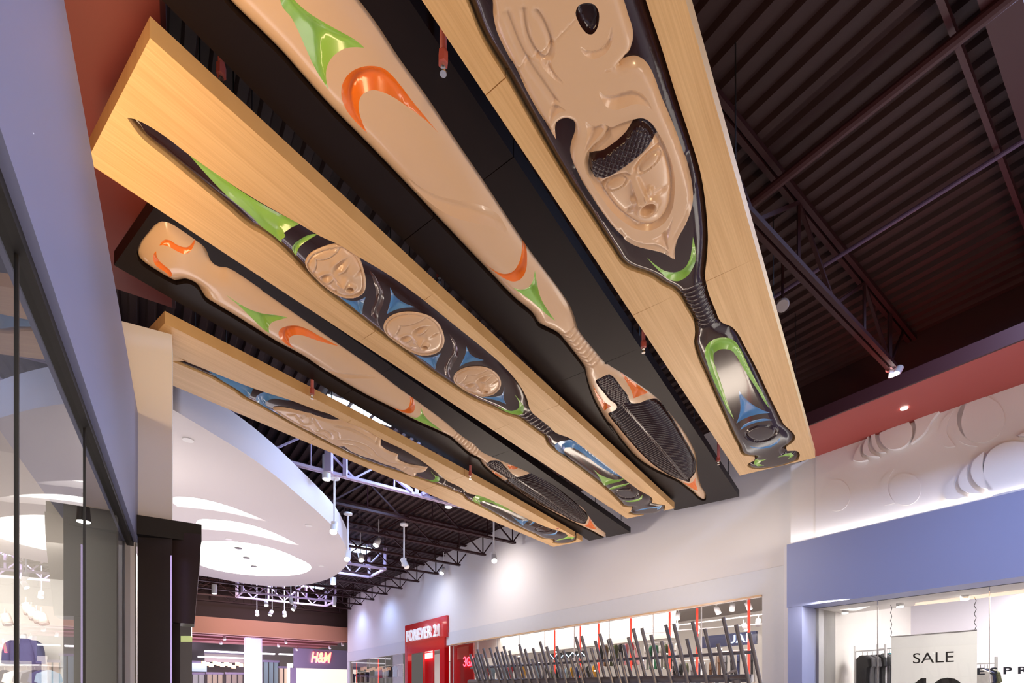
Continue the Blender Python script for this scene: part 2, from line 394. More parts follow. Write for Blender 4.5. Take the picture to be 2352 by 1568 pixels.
# right-hand neighbour: relief wall, fascia, jamb
T_COR = on_right(1815, 1248, 11.5)[0]; T_COR2 = on_right(1875, 1049, 11.5)[0]
FT, FB = on_right(1900, 1229, 11.3)[1], on_right(1900, 1383, 11.3)[1]
m = MB(); m.box(W, 11.52, 12.1, -9, T_COR, FB + .03, 5.02); struct(m.build('wall_relief_back', WHITEW))
m = MB(); m.box(W, 11.95, 12.35, -9, T_COR, 5.07, 6.95); struct(m.build('wall_dark_above_soffit', DECKM))
m = MB(); m.box(W, 11.47, 11.52, -9, T_COR2, FT - .3, 5.02); struct(m.build('wall_relief', WHITEW))
m = MB(); m.box(W, 11.3, 11.9, -9, on_right(1807, 1300, 11.3)[0], FB, FT); struct(m.build('trim_4', BLUEW))
m = MB(); m.box(W, 11.3, 11.95, on_right(1842, 1400, 11.3)[0], on_right(1809, 1400, 11.3)[0], -1.6, FB - .004); struct(m.build('trim_5', BLUEW))
# red soffit and its edge on the right
sof = MB(); sof.box(W, 10.07, 11.9, -9, T_COR2, 5.0, 5.06); struct(sof.build('ceiling_red_soffit', mat('brick_red_soffit_paint', (.36, .062, .05), .55)))
m = MB(); m.box(W, 10.03, 10.07, -9, T_COR2, 5.0, 5.24); struct(m.build('trim_6', DRED))
o = MB().tube(at_depth(2077, 937, 1165 * 5.0 / 657) + Vector((0, 0, .0)), at_depth(2077, 937, 1165 * 5.0 / 657) + Vector((0, 0, -.012)), .055, 20).build('recessed_downlight', E_LAMP)
tag(o, 'small round recessed downlight in the brick red soffit on the right', 'downlight')
# raised relief shapes on the white wall
def relief_shape(pts, proud, par, ghost=False):
    q = smooth([on_right(1800 + x * .4643, 840 + y * .4643, 11.47) for x, y in pts], .05)
    return prism('raised_crescent' if len(pts) < 13 else 'raised_disc', [tuple(a) for a in q], lambda a, b, s: W(11.47 - (proud if s else -.01), a, b), WHITEW, par)
SHAPES = [
 [[(350, 470), (365, 430), (388, 392), (385, 425), (392, 452), (423, 470), (385, 477)], [(400, 425), (410, 380), (427, 352), (424, 400), (440, 436), (478, 453), (432, 450), (408, 443)],
  [(440, 350), (458, 338), (464, 375), (480, 412), (510, 432), (476, 432), (450, 405)], [(483, 338), (520, 322), (560, 306), (600, 292), (625, 282), (640, 305), (643, 330), (632, 375), (600, 405), (560, 418), (520, 412), (495, 390), (482, 362)],
  [(652, 272), (720, 247), (782, 224), (745, 268), (695, 345), (635, 392), (655, 350), (662, 310)]],
 [[(795, 640), (812, 595), (855, 552), (848, 590), (860, 625), (910, 652), (860, 665), (805, 660)], [(872, 590), (885, 530), (918, 492), (910, 545), (930, 595), (985, 636), (930, 635), (885, 612)],
  [(932, 525), (950, 470), (998, 430), (990, 490), (1000, 555), (1042, 618), (985, 606), (942, 565)],
  [(1000, 480), (1030, 425), (1080, 393), (1140, 380), (1190, 385), (1270, 410), (1330, 470), (1345, 560), (1300, 640), (1220, 690), (1120, 690), (1040, 650), (1003, 580), (995, 530)],
  [(1165, 352), (1189, 340), (1260, 330), (1330, 350), (1400, 420), (1430, 520), (1380, 440), (1290, 375), (1220, 358)]],
]
gl = [('white wall relief of a disc with three crescents, cut by the red soffit', (560, 350)), ('large white wall relief of a disc with three crescents above the blue fascia', (1050, 540))]
for grp, (lb, (ax, ay)) in zip(SHAPES, gl):
    t_, h_ = on_right(1800 + ax * .4643, 840 + ay * .4643, 11.47)
    r = empty('wall_relief_motif', W(11.47, t_, h_), lb, 'wall relief')
    for s_ in grp: relief_shape(s_, .085, r)
r = empty('wall_relief_motif', W(11.47, *on_right(2230, 965, 11.47)), 'faint shallow disc and crescent relief between the two bold ones on the white wall', 'wall relief')
def circ(cx, cy, rx, ry, n=20): return [(cx + rx * math.cos(2 * math.pi * i / n), cy + ry * math.sin(2 * math.pi * i / n)) for i in range(n)]
relief_shape(circ(975, 265, 118, 115), .012, r)
relief_shape([(845, 330), (850, 260), (880, 190), (930, 150), (900, 200), (880, 270), (895, 340), (960, 400), (890, 385)], .012, r)
relief_shape([(775, 370), (770, 310), (800, 250), (840, 220), (815, 270), (808, 330), (850, 400), (800, 400)], .012, r)
r = empty('wall_relief_motif', W(11.47, *on_right(2090, 1130, 11.47)), 'faint shallow disc relief low on the white wall beside the fascia top', 'wall relief')
relief_shape(circ(602, 610, 78, 80), .012, r)
relief_shape([(480, 640), (478, 590), (510, 530), (545, 510), (520, 560), (518, 620), (550, 680), (500, 690)], .012, r)
r = empty('wall_relief_motif', W(11.47, *on_right(1920, 1140, 11.47)), 'faintest shallow disc relief at the left corner of the white relief wall', 'wall relief')
relief_shape(circ(262, 640, 68, 78), .012, r)

# ---- left-hand shopfront (glass c = -.585, fascia c = -.511)
LGH, LFT = 1.825, 3.385
TE = on_left(317, 951, -.511)[0]
m = MB(); m.box(L, -1.1, -.511, -6, TE, LGH + .0, LFT); struct(m.build('trim_7', BLUEW))
m = MB(); m.box(L, -.585 - .03, -.585 + .035, -6, TE, LGH - .05, LGH + .004); struct(m.build('trim_8', BLACK))
m = MB(); m.box(L, -.66, -.535, TE - .02, TE + .10, -1.6, LGH); struct(m.build('trim_9', WHITEW))
sofl = MB(); sofl.box(L, -3.5, -.175, -6, 7.9, 5.0, 5.06); struct(sofl.build('ceiling_red_soffit_left', RED))
m = MB(); m.box(L, -.175, -.14, -6, 7.9, 5.0, 5.2); struct(m.build('trim_10', DRED))
m = MB(); m.box(L, -1.35, -1.1, -6, 7.9, LFT - .2, 5.0); struct(m.build('wall_left_upper', RED))
# glass panes
mx = [on_left(38, 1100, -.585)[0], on_left(194, 1200, -.585)[0], TE]
edges_ = [-6, -2.6, -.2, mx[0], mx[1], TE]
edges_ = [-5.2, -3.4, -1.6, mx[0] - 1.35, mx[0], mx[1], TE]
for i in range(len(edges_) - 1):
    a, b = edges_[i], edges_[i + 1]
    r = empty('window_%d' % (i + 1), L(-.585, (a + b) / 2, -1.6), None, None); r['kind'] = 'structure'
    mesh('pane', [L(-.585, a + .006, -1.6), L(-.585, b - .006, -1.6), L(-.585, b - .006, LGH - .02), L(-.585, a + .006, LGH - .02)], [(0, 1, 2, 3)], GLASS, r)
    MB().box(L, -.592, -.578, b - .006, b + .006, -1.6, LGH - .03).build('joint_seal', BLACK, r)
# shop interior on the left
SHW = mat('left_shop_white_wall', (.82, .80, .78), .6)
struct(MB().box(L, -6.2, -6.0, -6, 17, -1.6, 2.9).build('wall_shop_left_back', SHW))
struct(MB().box(L, -6.0, -.95, 16.7, 16.9, -1.6, 2.9).build('wall_shop_left_far', SHW))
struct(MB().box(L, -.90, -.60, 6.35, 6.5, -1.6, 2.3).build('wall_shop_left_return', GREYW))
struct(MB().box(L, -1.0, -.90, 6.35, 16.9, -1.6, 2.9).build('wall_shop_left_lining', GREYW))
struct(MB().box(L, -6.2, -.62, -6, 6.5, 2.25, 2.33).build('ceiling_shop_left', mat('shop_ceiling_left', (.42, .39, .38), .6)))
struct(MB().box(L, -6.2, -.95, 6.5, 16.9, 2.85, 2.95).build('ceiling_shop_left_high', mat('shop_ceiling_left_high', (.55, .52, .50), .6)))
# white portal column in front of the shopfront end
def colv(xpx, Y): return Vector(((xpx - CX) / F * Y, Y, 0))
cA, cB = colv(395, 6.25), colv(240, 5.95); dn = (cB - cA).normalized(); bk = Vector((WL[0], WL[1], 0))
CT = 826 / F * 6.25 + CAMH
def colbox(name, a, b, z0, z1, dep, m_): 
    pts = [a, b, b + bk * dep, a + bk * dep]
    return MB().quadbox([Vector((p.x, p.y, z0)) for p in pts] + [Vector((p.x, p.y, z1)) for p in pts]).build(name, m_)
zb = (HY - 1185) / F * 6.2 + CAMH
struct(colbox('wall_portal_column', cA, cB, zb - .3, CT, .45, mat('off_white_column_paint', (.84, .82, .80), .5)))
# dark pillar and blade sign under the column
dk = mat('dark_bronze_cladding', (.050, .038, .036), .4, noise=.1, nscale=2)
r = empty('shop_entrance_pillar', colv(355, 6.1), 'dark bronze shop entrance pillar with a black cap below the white column', 'pillar')
q = [colv(316, 6.08), colv(396, 6.15)]
def boxq(name, a, b, z0, z1, dep, m_, par):
    d = Vector((a.x, a.y, 0)).lerp(Vector((b.x, b.y, 0)), .5).normalized() * dep
    pts = [a, b, b + d, a + d]
    return MB().quadbox([Vector((p.x, p.y, z0)) for p in pts] + [Vector((p.x, p.y, z1)) for p in pts]).build(name, m_, par)
boxq('pillar_shaft', q[0], q[1], 0, (HY - 1215) / F * 6.1 + CAMH, .5, dk, r)
zc0, zc1 = (HY - 1222) / F * 5.9 + CAMH, (HY - 1178) / F * 5.9 + CAMH
boxq('pillar_cap', colv(314, 5.95), colv(463, 6.3), zc0, zc1, .6, BLACK, r)
boxq('edge_light_strip', colv(391.5, 6.06), colv(394.5, 6.06), 0, (HY - 1275) / F * 6.06 + CAMH, .02, emis('violet_edge_light', (.55, .38, 1), .8), r)
r = empty('projecting_sign_box', colv(430, 6.2), 'dark tapering sign box hanging right of the dark entrance pillar', 'sign')
z = lambda y: (HY - y) / F * 6.2 + CAMH
pts = [(396, 1222), (461, 1226), (459, 1290), (455, 1330), (446, 1433), (396, 1428)]
prism('sign_body', pts, lambda a, b, s: Vector(((a - CX) / F * (6.2 + .3 * s), 6.2 + .3 * s, (HY - b) / F * 6.2 + CAMH)), mat('dark_sign_brown', (.055, .035, .033), .4), r)
boxq('hanger', colv(396, 6.25), colv(414, 6.25), 0, z(1430), .2, dk, r)
r = empty('next_shop_frame', colv(428, 7.2), 'dark frame of the next shopfront with a pale green lit band', 'shopfront')
zz = lambda y, Y: (HY - y) / F * Y + CAMH
boxq('dark_frame', colv(413, 7.2), colv(441, 7.4), 0, zz(1430, 7.2), .3, CHAR, r)
boxq('lit_band', colv(415, 7.18), colv(441.5, 7.18), zz(1473, 7.18), zz(1460, 7.18), .05, emis('pale_green_band', (.75, .85, .35), .5, (.6, .65, .3)), r)
boxq('lit_edge', colv(439.5, 7.15), colv(441, 7.15), zz(1462, 7.15), zz(1432, 7.15), .02, E_WHITE, r)

# ---- far end: bulkhead, ceiling strips, far shops
Q = np.array((-12.1, 36.9)); NB = np.array((-.806, -.592))
def B(u, d, h): p = Q + NB * u - np.array((NB[1], -NB[0])) * -d; return Vector((p[0], p[1], h + CAMH))
# d positive goes further away
_t = B(0, 1, 0); 
if _t.y < 36.9:
    def B(u, d, h): p = Q + NB * u + np.array((NB[1], -NB[0])) * -d; return Vector((p[0], p[1], h + CAMH))
BRN = mat('terracotta_bulkhead_paint', (.45, .20, .13), .6)
m = MB(); m.box(B, -.5, 14, 0, .5, 3.84, 4.86); struct(m.build('wall_far_bulkhead', BRN))
m = MB(); m.box(B, -.5, 14, .5, 9, 4.0, 4.06); struct(m.build('ceiling_far', mat('dusky_maroon_ceiling', (.20, .065, .07), .6)))
for k in range(3):
    m = MB(); m.box(B, -.5, 14, 1.2 + 2.3 * k, 1.4 + 2.3 * k, 3.86, 4.0); struct(m.build('trim_%d' % (11 + k), mat('dusky_beam_%d' % k, (.24, .09, .09), .6)))
m = MB(); m.box(B, -6, 18, 15.5, 15.8, -1.6, 6.8); struct(m.build('wall_far', mat('far_greige', (.35, .31, .33), .6)))
m = MB(); m.box(B, -.5, 14, .52, .9, 4.86, 6.95); struct(m.build('wall_far_upper', DECKM))
# far shop with neon sign, its front plane at d = 9
def far_at(px, d):
    lo, hi = -8., 20.
    for _ in range(50):
        mid = (lo + hi) / 2; p = B(mid, d, 0); x = CX + F * p.x / p.y
        if x > px: lo = mid
        else: hi = mid
    return lo
def far_pt(px, py, d): u = far_at(px, d); p = B(u, d, 0); return u, (HY - py) / F * p.y
u0, hb = far_pt(676, 1533, 9); u1, ht = far_pt(793, 1492, 9)
FSH = mat('lilac_grey_shopfront', (.30, .26, .40), .4)
r = empty('far_clothes_shop', B((u0 + u1) / 2, 9, -1.6), 'distant lilac shopfront with a glowing red script sign beyond the brown bulkhead', 'shop')
MB().box(B, u1 - 2, u0, 9, 9.4, hb, 3.95).build('sign_band', FSH, r)
MB().box(B, u1 - 2, u0, 11.5, 11.7, -1.6, hb + .5).build('lit_back_wall', emis('warm_lit_far_shop', (1, .88, .74), .95), r)
MB().box(B, u0 - .15, u0 + .25, 9, 9.4, -1.6, hb).build('side_post', FSH, r)
us, hs = far_pt(736, 1510, 8.9)
o0 = B(us, 8.9, hs); xb = Vector((-NB[0], -NB[1], 0)); zb_ = Vector((0, 0, 1)); nb_ = xb.cross(Vector((0, 0, 1)))
MT = Matrix(((xb.x, 0, nb_.x, o0.x), (xb.y, 0, nb_.y, o0.y), (xb.z, 1, nb_.z, o0.z), (0, 0, 0, 1)))
text('sign_letters', 'H&M', MT, 1.25, E_YEL, r, .02, .62, .25, bold=.02)
text('sign_glow_edge', 'H&M', MT @ Matrix.Translation((.03, -.02, -.06)), 1.25, E_PINK, r, .02, .62, .25, bold=.055)
for i in range(9):
    uu = u1 + (u0 - u1) * (i + .5) / 9 ; 
    c_ = [(.02, .02, .03), (.5, .1, .05), (.05, .06, .12), (.6, .5, .4)][i % 4]
    o = MB().box(B, uu - .18, uu + .18, 10.3, 10.7, -.6 + .0, .55 - .12 * (i % 3)).build('far_garment_rack', mat('far_goods_%d' % i, c_, .7))
    tag(o, 'tiny distant %s goods display under the red script sign, %s from one end' % (['black', 'rust', 'navy', 'tan'][i % 4], nth(i)), 'display', 'goods displays in the distant shop')
# linear lights under the far ceiling
for i, (x0, x1, y, hh, d_, nm) in enumerate([(470, 632, 1494, 3.2, 10.5, 'long white linear light left of the light column in the far hall'), (642, 676, 1501, 3.0, 12, 'short white linear light left of the red script sign'), (455, 560, 1507, 2.8, 12.5, 'thin white linear light below the long one in the far hall')]):
    ua, ha = far_pt(x0, y, d_); ub, hb2 = far_pt(x1, y, d_)
    o = MB().box(B, ub, ua, d_, d_ + .4, ha - .06, ha + .05).build('linear_ceiling_light', E_STRIP); tag(o, nm, 'ceiling light')
# crystal light column
ul, hl = far_pt(562, 1463, 3.0); ur, _ = far_pt(602, 1463, 3.0)
r = empty('light_column', B((ul + ur) / 2, 3.0, -1.6), 'glowing blue white column of hanging light strands in the far hall', 'light column')
MB().box(B, ur - .2, ul + .2, 2.9, 3.6, hl, hl + .1).build('canopy', WHITEM, r)
uw = ul - ur
m = MB(); m.tube(B(ul - uw * .23, 3.1, -1.6), B(ul - uw * .23, 3.1, hl), uw * .15, 10); m.build('bright_core', E_BLUEL, r)
m = MB()
for i in range(26):
    uu = ur + uw * (i + .5) / 26
    for dd in (2.95, 3.3): m.tube(B(uu, dd, -1.6), B(uu, dd, hl), .016, 5, caps=False)
o = m.build('light_strands', emis('dim_strand_light', (.6, .55, 1), .9), r); o['kind'] = 'stuff'
# left part of the far hall: pale shops, amber shades
for i, (x0, x1, y0, y1, c_, e_, nm) in enumerate([(428, 475, 1521, 1542, (.6, .7, .95), .9, 'pale blue lit sign board in the far hall'), (470, 560, 1500, 1522, (.55, .45, .45), .25, 'hanging pale ceiling raft in the far hall'), (428, 470, 1548, 1600, (.45, .45, .45), .35, 'distant shopfront left of the light column, nearest the dark frame'), (475, 512, 1548, 1600, (.5, .4, .3), .4, 'distant shopfront in the middle left of the light column'), (518, 558, 1548, 1600, (.4, .33, .28), .35, 'distant shopfront directly left of the light column'), (604, 640, 1520, 1600, (.3, .4, .45), .3, 'distant blue grey shopfront directly right of the light column'), (640, 673, 1534, 1600, (.8, .6, .45), .6, 'distant cream shopfront beside the red script sign')]):
    ua, ha = far_pt(x0, y0, 13.5 - .3 * i); ub, hb2 = far_pt(x1, y1, 13.5 - .3 * i)
    mm = emis('far_glow_%d' % i, c_, e_, tuple(x * .7 for x in c_))
    rr = empty('distant_shopfront' if y1 > 1545 else ('far_sign_board' if i == 0 else 'ceiling_raft'), B((ua + ub) / 2, 13.5 - .3 * i, ha), nm, 'shopfront' if y1 > 1545 else ('sign' if i == 0 else 'ceiling panel'))
    MB().box(B, ub, ua, 13.5 - .3 * i, 13.7 - .3 * i, max(-1.6, hb2), ha).build('lit_face', mm, rr)
    MB().box(B, ub - .05, ua + .05, 13.4 - .3 * i, 13.7 - .3 * i, ha, ha + .18).build('head_band', FSH, rr)
    if y1 > 1545:
        for k in range(4): MB().box(B, ub + (ua - ub) * k / 3 - .03, ub + (ua - ub) * k / 3 + .03, 13.38 - .3 * i, 13.5 - .3 * i, max(-1.6, hb2), ha).build('mullion', CHAR, rr)
for i in range(11):
    x = 468 + i * 8.6; uu, hh = far_pt(x, 1522 + (i % 3) * 3 + (i > 5) * 3, 11.0)
    o = MB().tube(B(uu, 11, hh - .12), B(uu, 11, hh + .16), .17, 12).build('amber_pendant_lamp', E_AMB)
    tag(o, 'tiny amber drum pendant lamp in the far hall, %s from the left' % nth(i), 'pendant lamp', 'amber drum pendants in the far hall')

# ================================================================= roof joists (perpendicular to the right-hand walls)
JB, JT = 5.87, 6.84
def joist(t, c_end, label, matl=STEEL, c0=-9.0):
    r = empty('roof_joist', W(6, t, JT), label, 'joist', None)
    for k, hh in (('top_chord', JT - .04), ('bottom_chord', JB)):
        e = c_end if k == 'bottom_chord' else 12.3
        for dt in (-.045, .045):
            MB().bar(W(c0, t + dt, hh), W(e, t + dt, hh), .06, .07).build(k, matl, r)
    step = 1.15; c = c_end - .12; up = False; web = None; vert = None; i = 0; nodes = []
    first = True
    while c > c0 + step:
        for nm, p, q in (('diagonal', W(c, t, JB + .02), W(c - step, t, JT - .06)), ('diagonal', W(c - step, t, JT - .06), W(c - 2 * step, t, JB + .02)), ('strut', W(c - step, t, JB), W(c - step, t, JT - .05))):
            MB().bar(p, q, .035 if nm == 'strut' else .045).build(nm, matl, r)
        if first: MB().bar(W(c, t, JB), W(c, t, JT - .05), .05).build('strut', matl, r); MB().bar(W(c + .0, t, JB), W(c + .75, t, JT), .04).build('diagonal', matl, r)
        first = False; c -= 2 * step
    return r
base = joist(3.3, 10.9, 'maroon open web roof joist nearest the camera, ending behind the white spotlight')
far0 = joist(15.8, 11.75, 'maroon roof joist, nearest of those seen below the long maple board')
for k in range(1, 13):
    copy_thing(far0, W(0, 15.8 + 2.1 * k, 0) - W(0, 15.8, 0), 'maroon roof joist meeting the white wall, %s behind the nearest below the boards' % ORD[k - 1], 'roof joists meeting the white wall')
far0['group'] = 'roof joists meeting the white wall'
lil = joist(13.7, 11.75, 'pale lilac lit roof joist just below the long maple board, seen over the disc', LILACM)  # same joist as the maroon ones, its skylight glow put into the colour

o = MB().bar(W(5.0, 1.14, 6.70), W(12.0, 1.14, 6.70), .26, .2).build('roof_beam', DRED); tag(o, 'dark maroon roof beam along the skylight edge at the top right corner', 'beam')
# skylights with white tubular frames
SKY = [(12.0, 3.4, 5.2, 'skylight seen in the gap between the black and maple boards'), (23.5, 4.6, 8.9, 'skylight with white frame right of the big ceiling disc'), (33.2, 5.0, 9.6, 'skylight with white frame below the big ceiling disc'), (41.5, 5.2, 9.8, 'farthest skylight with white frame above the bulkhead')]
for t, ca, cb, nm in SKY:
    r = empty('skylight', W((ca + cb) / 2, t, 6.8), nm, 'skylight')
    n = 3
    for i in range(n):
        a = ca + (cb - ca) * i / n + .05; b = ca + (cb - ca) * (i + 1) / n - .05
        MB().box(W, a, b, t - (.22 if t < 15 else .55), t + (.22 if t < 15 else .55), 6.80, 6.83).build('glazing_panel', E_SKY, r)
    if t > 15:
        for dt in (-1.0, 1.0):
            MB().bar(W(ca - .3, t + dt, 5.82), W(cb + .3, t + dt, 5.82), .10).build('frame_rail', LILACM, r)
            for i in range(n + 1):
                c = ca - .3 + (cb - ca + .6) * i / n
                MB().bar(W(c, t + dt, 5.8), W(c, t + dt, 6.8), .12 if i in (0, n) else .07).build('frame_post', LILACM, r)
                if i < n:
                    c2 = ca - .3 + (cb - ca + .6) * (i + 1) / n; mid = (c + c2) / 2
                    MB().bar(W(c, t + dt, 6.75), W(mid, t + dt, 5.85), .055).build('frame_brace', LILACM, r)
                    MB().bar(W(mid, t + dt, 5.85), W(c2, t + dt, 6.75), .055).build('frame_brace', LILACM, r)
        for c in (ca - .3, cb + .3): MB().bar(W(c, t - 1, 5.82), W(c, t + 1, 5.82), .10).build('frame_rail', LILACM, r)
# posts of the lilac lit frame near the disc
r = empty('steel_support', W(4.3, 13.7, 5.9), 'pale lilac lit tubular steelwork with upright posts behind the white cylinder lamp', 'steelwork')
for c, w in ((4.02, .17), (4.45, .10), (6.55, .10), (8.6, .12), (8.9, .12)): MB().bar(W(c, 13.62, 5.84), W(c, 13.62, 6.84), w).build('frame_post', LILACM, r)
for a, b in ((4.7, 6.4), (8.3, 6.7)): MB().bar(W(a, 13.62, 6.8), W(b, 13.62, 5.9), .09).build('frame_brace', LILACM, r)
o = mesh('skylight_corner', [W(7.08, -1.6, 6.84), W(9.6, -1.6, 6.84), W(9.6, 1.02, 6.84), W(7.08, 1.02, 6.84)], [(0, 1, 2, 3)], E_SKY); struct(o); o.name = 'window_30'

# big ceiling disc
HD = 5.0; VD = np.array
rim = [(395, 939), (480, 990), (564, 1042), (630, 1090), (686, 1137), (735, 1180), (770, 1215), (790, 1247), (800, 1272), (800, 1290), (785, 1309), (749, 1331), (690, 1344), (643, 1347), (567, 1340), (456, 1321)]
rimXY = [P(x, y, HD) for x, y in rim] + [(-15.0, 21.0), (-15.6, 19.0), (-15.0, 16.5), (-13.0, 13.5), (-10.0, 10.8), (-7.6, 9.2)]
outl = smooth(rimXY, .25)
# openings cut through the soffit of the disc (traced, back-projected on the disc's underside)
Z3 = lambda pts: [(400 + x * .2793, 1130 + y * .2793) for x, y in pts]
holes = [Z3([(215, 600), (180, 500), (230, 405), (330, 400), (450, 402), (600, 418), (750, 445), (900, 492), (1020, 545), (1100, 585), (1128, 615), (1110, 645), (1040, 672), (930, 686), (800, 690), (650, 683), (480, 665), (330, 636)]),
         Z3([(232, 222), (330, 225), (450, 235), (600, 262), (750, 308), (900, 370), (1030, 436), (950, 425), (850, 400), (700, 365), (550, 335), (400, 318), (232, 305), (180, 260)]),
         Z3([(30, 37), (120, 42), (220, 55), (350, 85), (480, 125), (620, 178), (780, 245), (680, 225), (560, 195), (430, 168), (300, 147), (150, 130), (30, 120), (-20, 80)])]
holes = [smooth([P(x, y, HD) for x, y in h], .12) for h in holes]
r = empty('ceiling_disc', Vector((-9, 16, HD + CAMH + .7)), 'big white oval ceiling disc with lit oval and crescent recesses', 'ceiling feature')
pts = [outl] + holes; ed = []
for q_ in pts:
    k = sum(len(z_) for z_ in pts[:[i for i, y_ in enumerate(pts) if y_ is q_][0]]); n = len(q_); ed += [(k + i, k + (i + 1) % n) for i in range(n)]
gq = grid_in(outl, .6, .2)
for h in holes: gq = gq[~inside(gq, h)]; gq = gq[dist(gq, h) > .1]
v2, f2 = cdt(np.vstack(pts + [gq]), ed); cen = v2[f2].mean(1); k_ = inside(cen, outl)
for h in holes: k_ &= ~inside(cen, h)
DISCW = mat('disc_white_plaster', (.72, .68, .71), .6)
mesh('disc_underside', [(a, b, HD + CAMH) for a, b in v2], [tuple(map(int, t)) for t in f2[k_]], DISCW, r)
def band(name, poly, z0, z1, m_, par, sm=True):
    n = len(poly); v = [(a, b, z0) for a, b in poly] + [(a, b, z1) for a, b in poly]
    return mesh(name, v, [(i, (i + 1) % n, n + (i + 1) % n, n + i) for i in range(n)], m_, par, sm)
band('disc_rim', outl, HD + CAMH, HD + CAMH + .68, DISCW, r)
for i, h in enumerate(holes):
    o = band('recess_wall', h, HD + CAMH, HD + CAMH + .16, E_COVE if i == 0 else DISCW, r)
    tri = tessellate_polygon([[Vector((a, b, 0)) for a, b in h]])
    o = mesh('recess_light_panel', [(a, b, HD + CAMH + .16) for a, b in h], [tuple(t) for t in tri], E_WHITE, r)
tri = tessellate_polygon([[Vector((a, b, 0)) for a, b in outl]]); mesh('disc_top', [(a, b, HD + CAMH + .68) for a, b in outl], [tuple(t) for t in tri], DISCW, r)
for x, y in [(566, 1280), (547, 1258), (583, 1300)]:
    a, b = P(x, y, HD + .15); MB().tube((a, b, HD + CAMH + .13), (a, b, HD + CAMH + .155), .12, 14).build('recessed_spot', CHAR, r)
for x, y in [(432, 1009), (709, 1206), (738, 1299), (525, 1237)]:
    a, b = P(x, y, HD); MB().tube((a, b, HD + CAMH - .02), (a, b, HD + CAMH + .01), .10, 16).build('speaker_grille', WHITEM, r)
# ================================================================= hanging boards with carved paddles
def pxy(pts, h, x0=0, y0=0, s=1.): return [P(x0 + x * s, y0 + y * s, h) for x, y in pts]
def board(name, corners, h, outline, seams, m_, label, back_m, rm=None):
    """corners: (s0, v0 right, v0 left, s1, v1 right, v1 left)"""
    s0, r0, l0, s1, r1, l1 = corners; z = h + CAMH
    r = empty(name, (*XY((s0 + s1) / 2, (r0 + l0) / 2), z), label, 'ceiling panel')
    hole = offset(smooth(outline, .05), .008)
    sq = np.linspace(s0, s1, 13)[1:-1] if rm is not None else []
    rect = [XY(s0, r0)] + [XY(q, r0 + (r1 - r0) * (q - s0) / (s1 - s0) + (rm - (r0 + r1) / 2) * math.sin(math.pi * (q - s0) / (s1 - s0))) for q in sq] + [XY(s1, r1), XY(s1, l1), XY(s0, l0)]
    k0 = len(rect); pts = list(rect); ed = [(i, (i + 1) % k0) for i in range(k0)]; n = len(hole); pts += list(map(tuple, hole)); ed += [(k0 + i, k0 + (i + 1) % n) for i in range(n)]
    for sm in seams:
        for ds in (-.004, .004):
            k = len(pts); pts += [XY(sm + ds, max(r0, r1) + 2), XY(sm + ds, min(l0, l1) - 2)]; ed.append((k, k + 1))
    v, f = cdt(np.array(pts), ed); cen = v[f].mean(1); rp = np.array(rect); keep = inside(cen, rp) & ~inside(cen, hole); f = f[keep]; cen = cen[keep]
    a = v[f[:, 1]] - v[f[:, 0]]; b = v[f[:, 2]] - v[f[:, 0]]; ar = a[:, 0] * b[:, 1] - a[:, 1] * b[:, 0]; f[ar > 0] = f[ar > 0][:, ::-1]
    cs = cen @ D2; bounds = [-99] + seams + [99]
    for i in range(len(bounds) - 1):
        fi = f[(cs > bounds[i] + .004) & (cs < bounds[i + 1] - .004)]
        if not len(fi): continue
        used, inv = np.unique(fi, return_inverse=True); T = inv.reshape(-1, 3); P2 = v[used]; nn = len(used)
        E_ = set()
        for t in T:
            for q in range(3): E_.add((int(t[q]), int(t[(q + 1) % 3])))
        vv = [(x, y, z) for x, y in P2] + [(x, y, z + .15) for x, y in P2]; ff = [tuple(map(int, t)) for t in T]
        ff += [tuple(int(q) + nn for q in reversed(t)) for t in T]
        for e in E_:
            if (e[1], e[0]) not in E_: ff.append((e[1], e[0], e[0] + nn, e[1] + nn))
        mesh('board_panel', vv, ff, m_, r)
    e_ = .03
    rc = [XY(s0 + e_, r0 - e_), XY(s1 - e_, r1 - e_), XY(s1 - e_, l1 + e_), XY(s0 + e_, l0 + e_)]
    mesh('backing_sheet', [(x, y, z + .12) for x, y in rc] + [(x, y, z + .145) for x, y in rc], [(0, 1, 2, 3), (7, 6, 5, 4), (0, 4, 5, 1), (1, 5, 6, 2), (2, 6, 7, 3), (3, 7, 4, 0)], back_m, r)
    for s_ in np.linspace(s0 + .8, s1 - .8, 5):
        for v_ in (r0 - .2, l0 + .2):
            p = XY(s_, v_); MB().tube((*p, z + .14), (*p, 8.5), .008, 5).build('hanger_rod', BLACK, r)
    return r

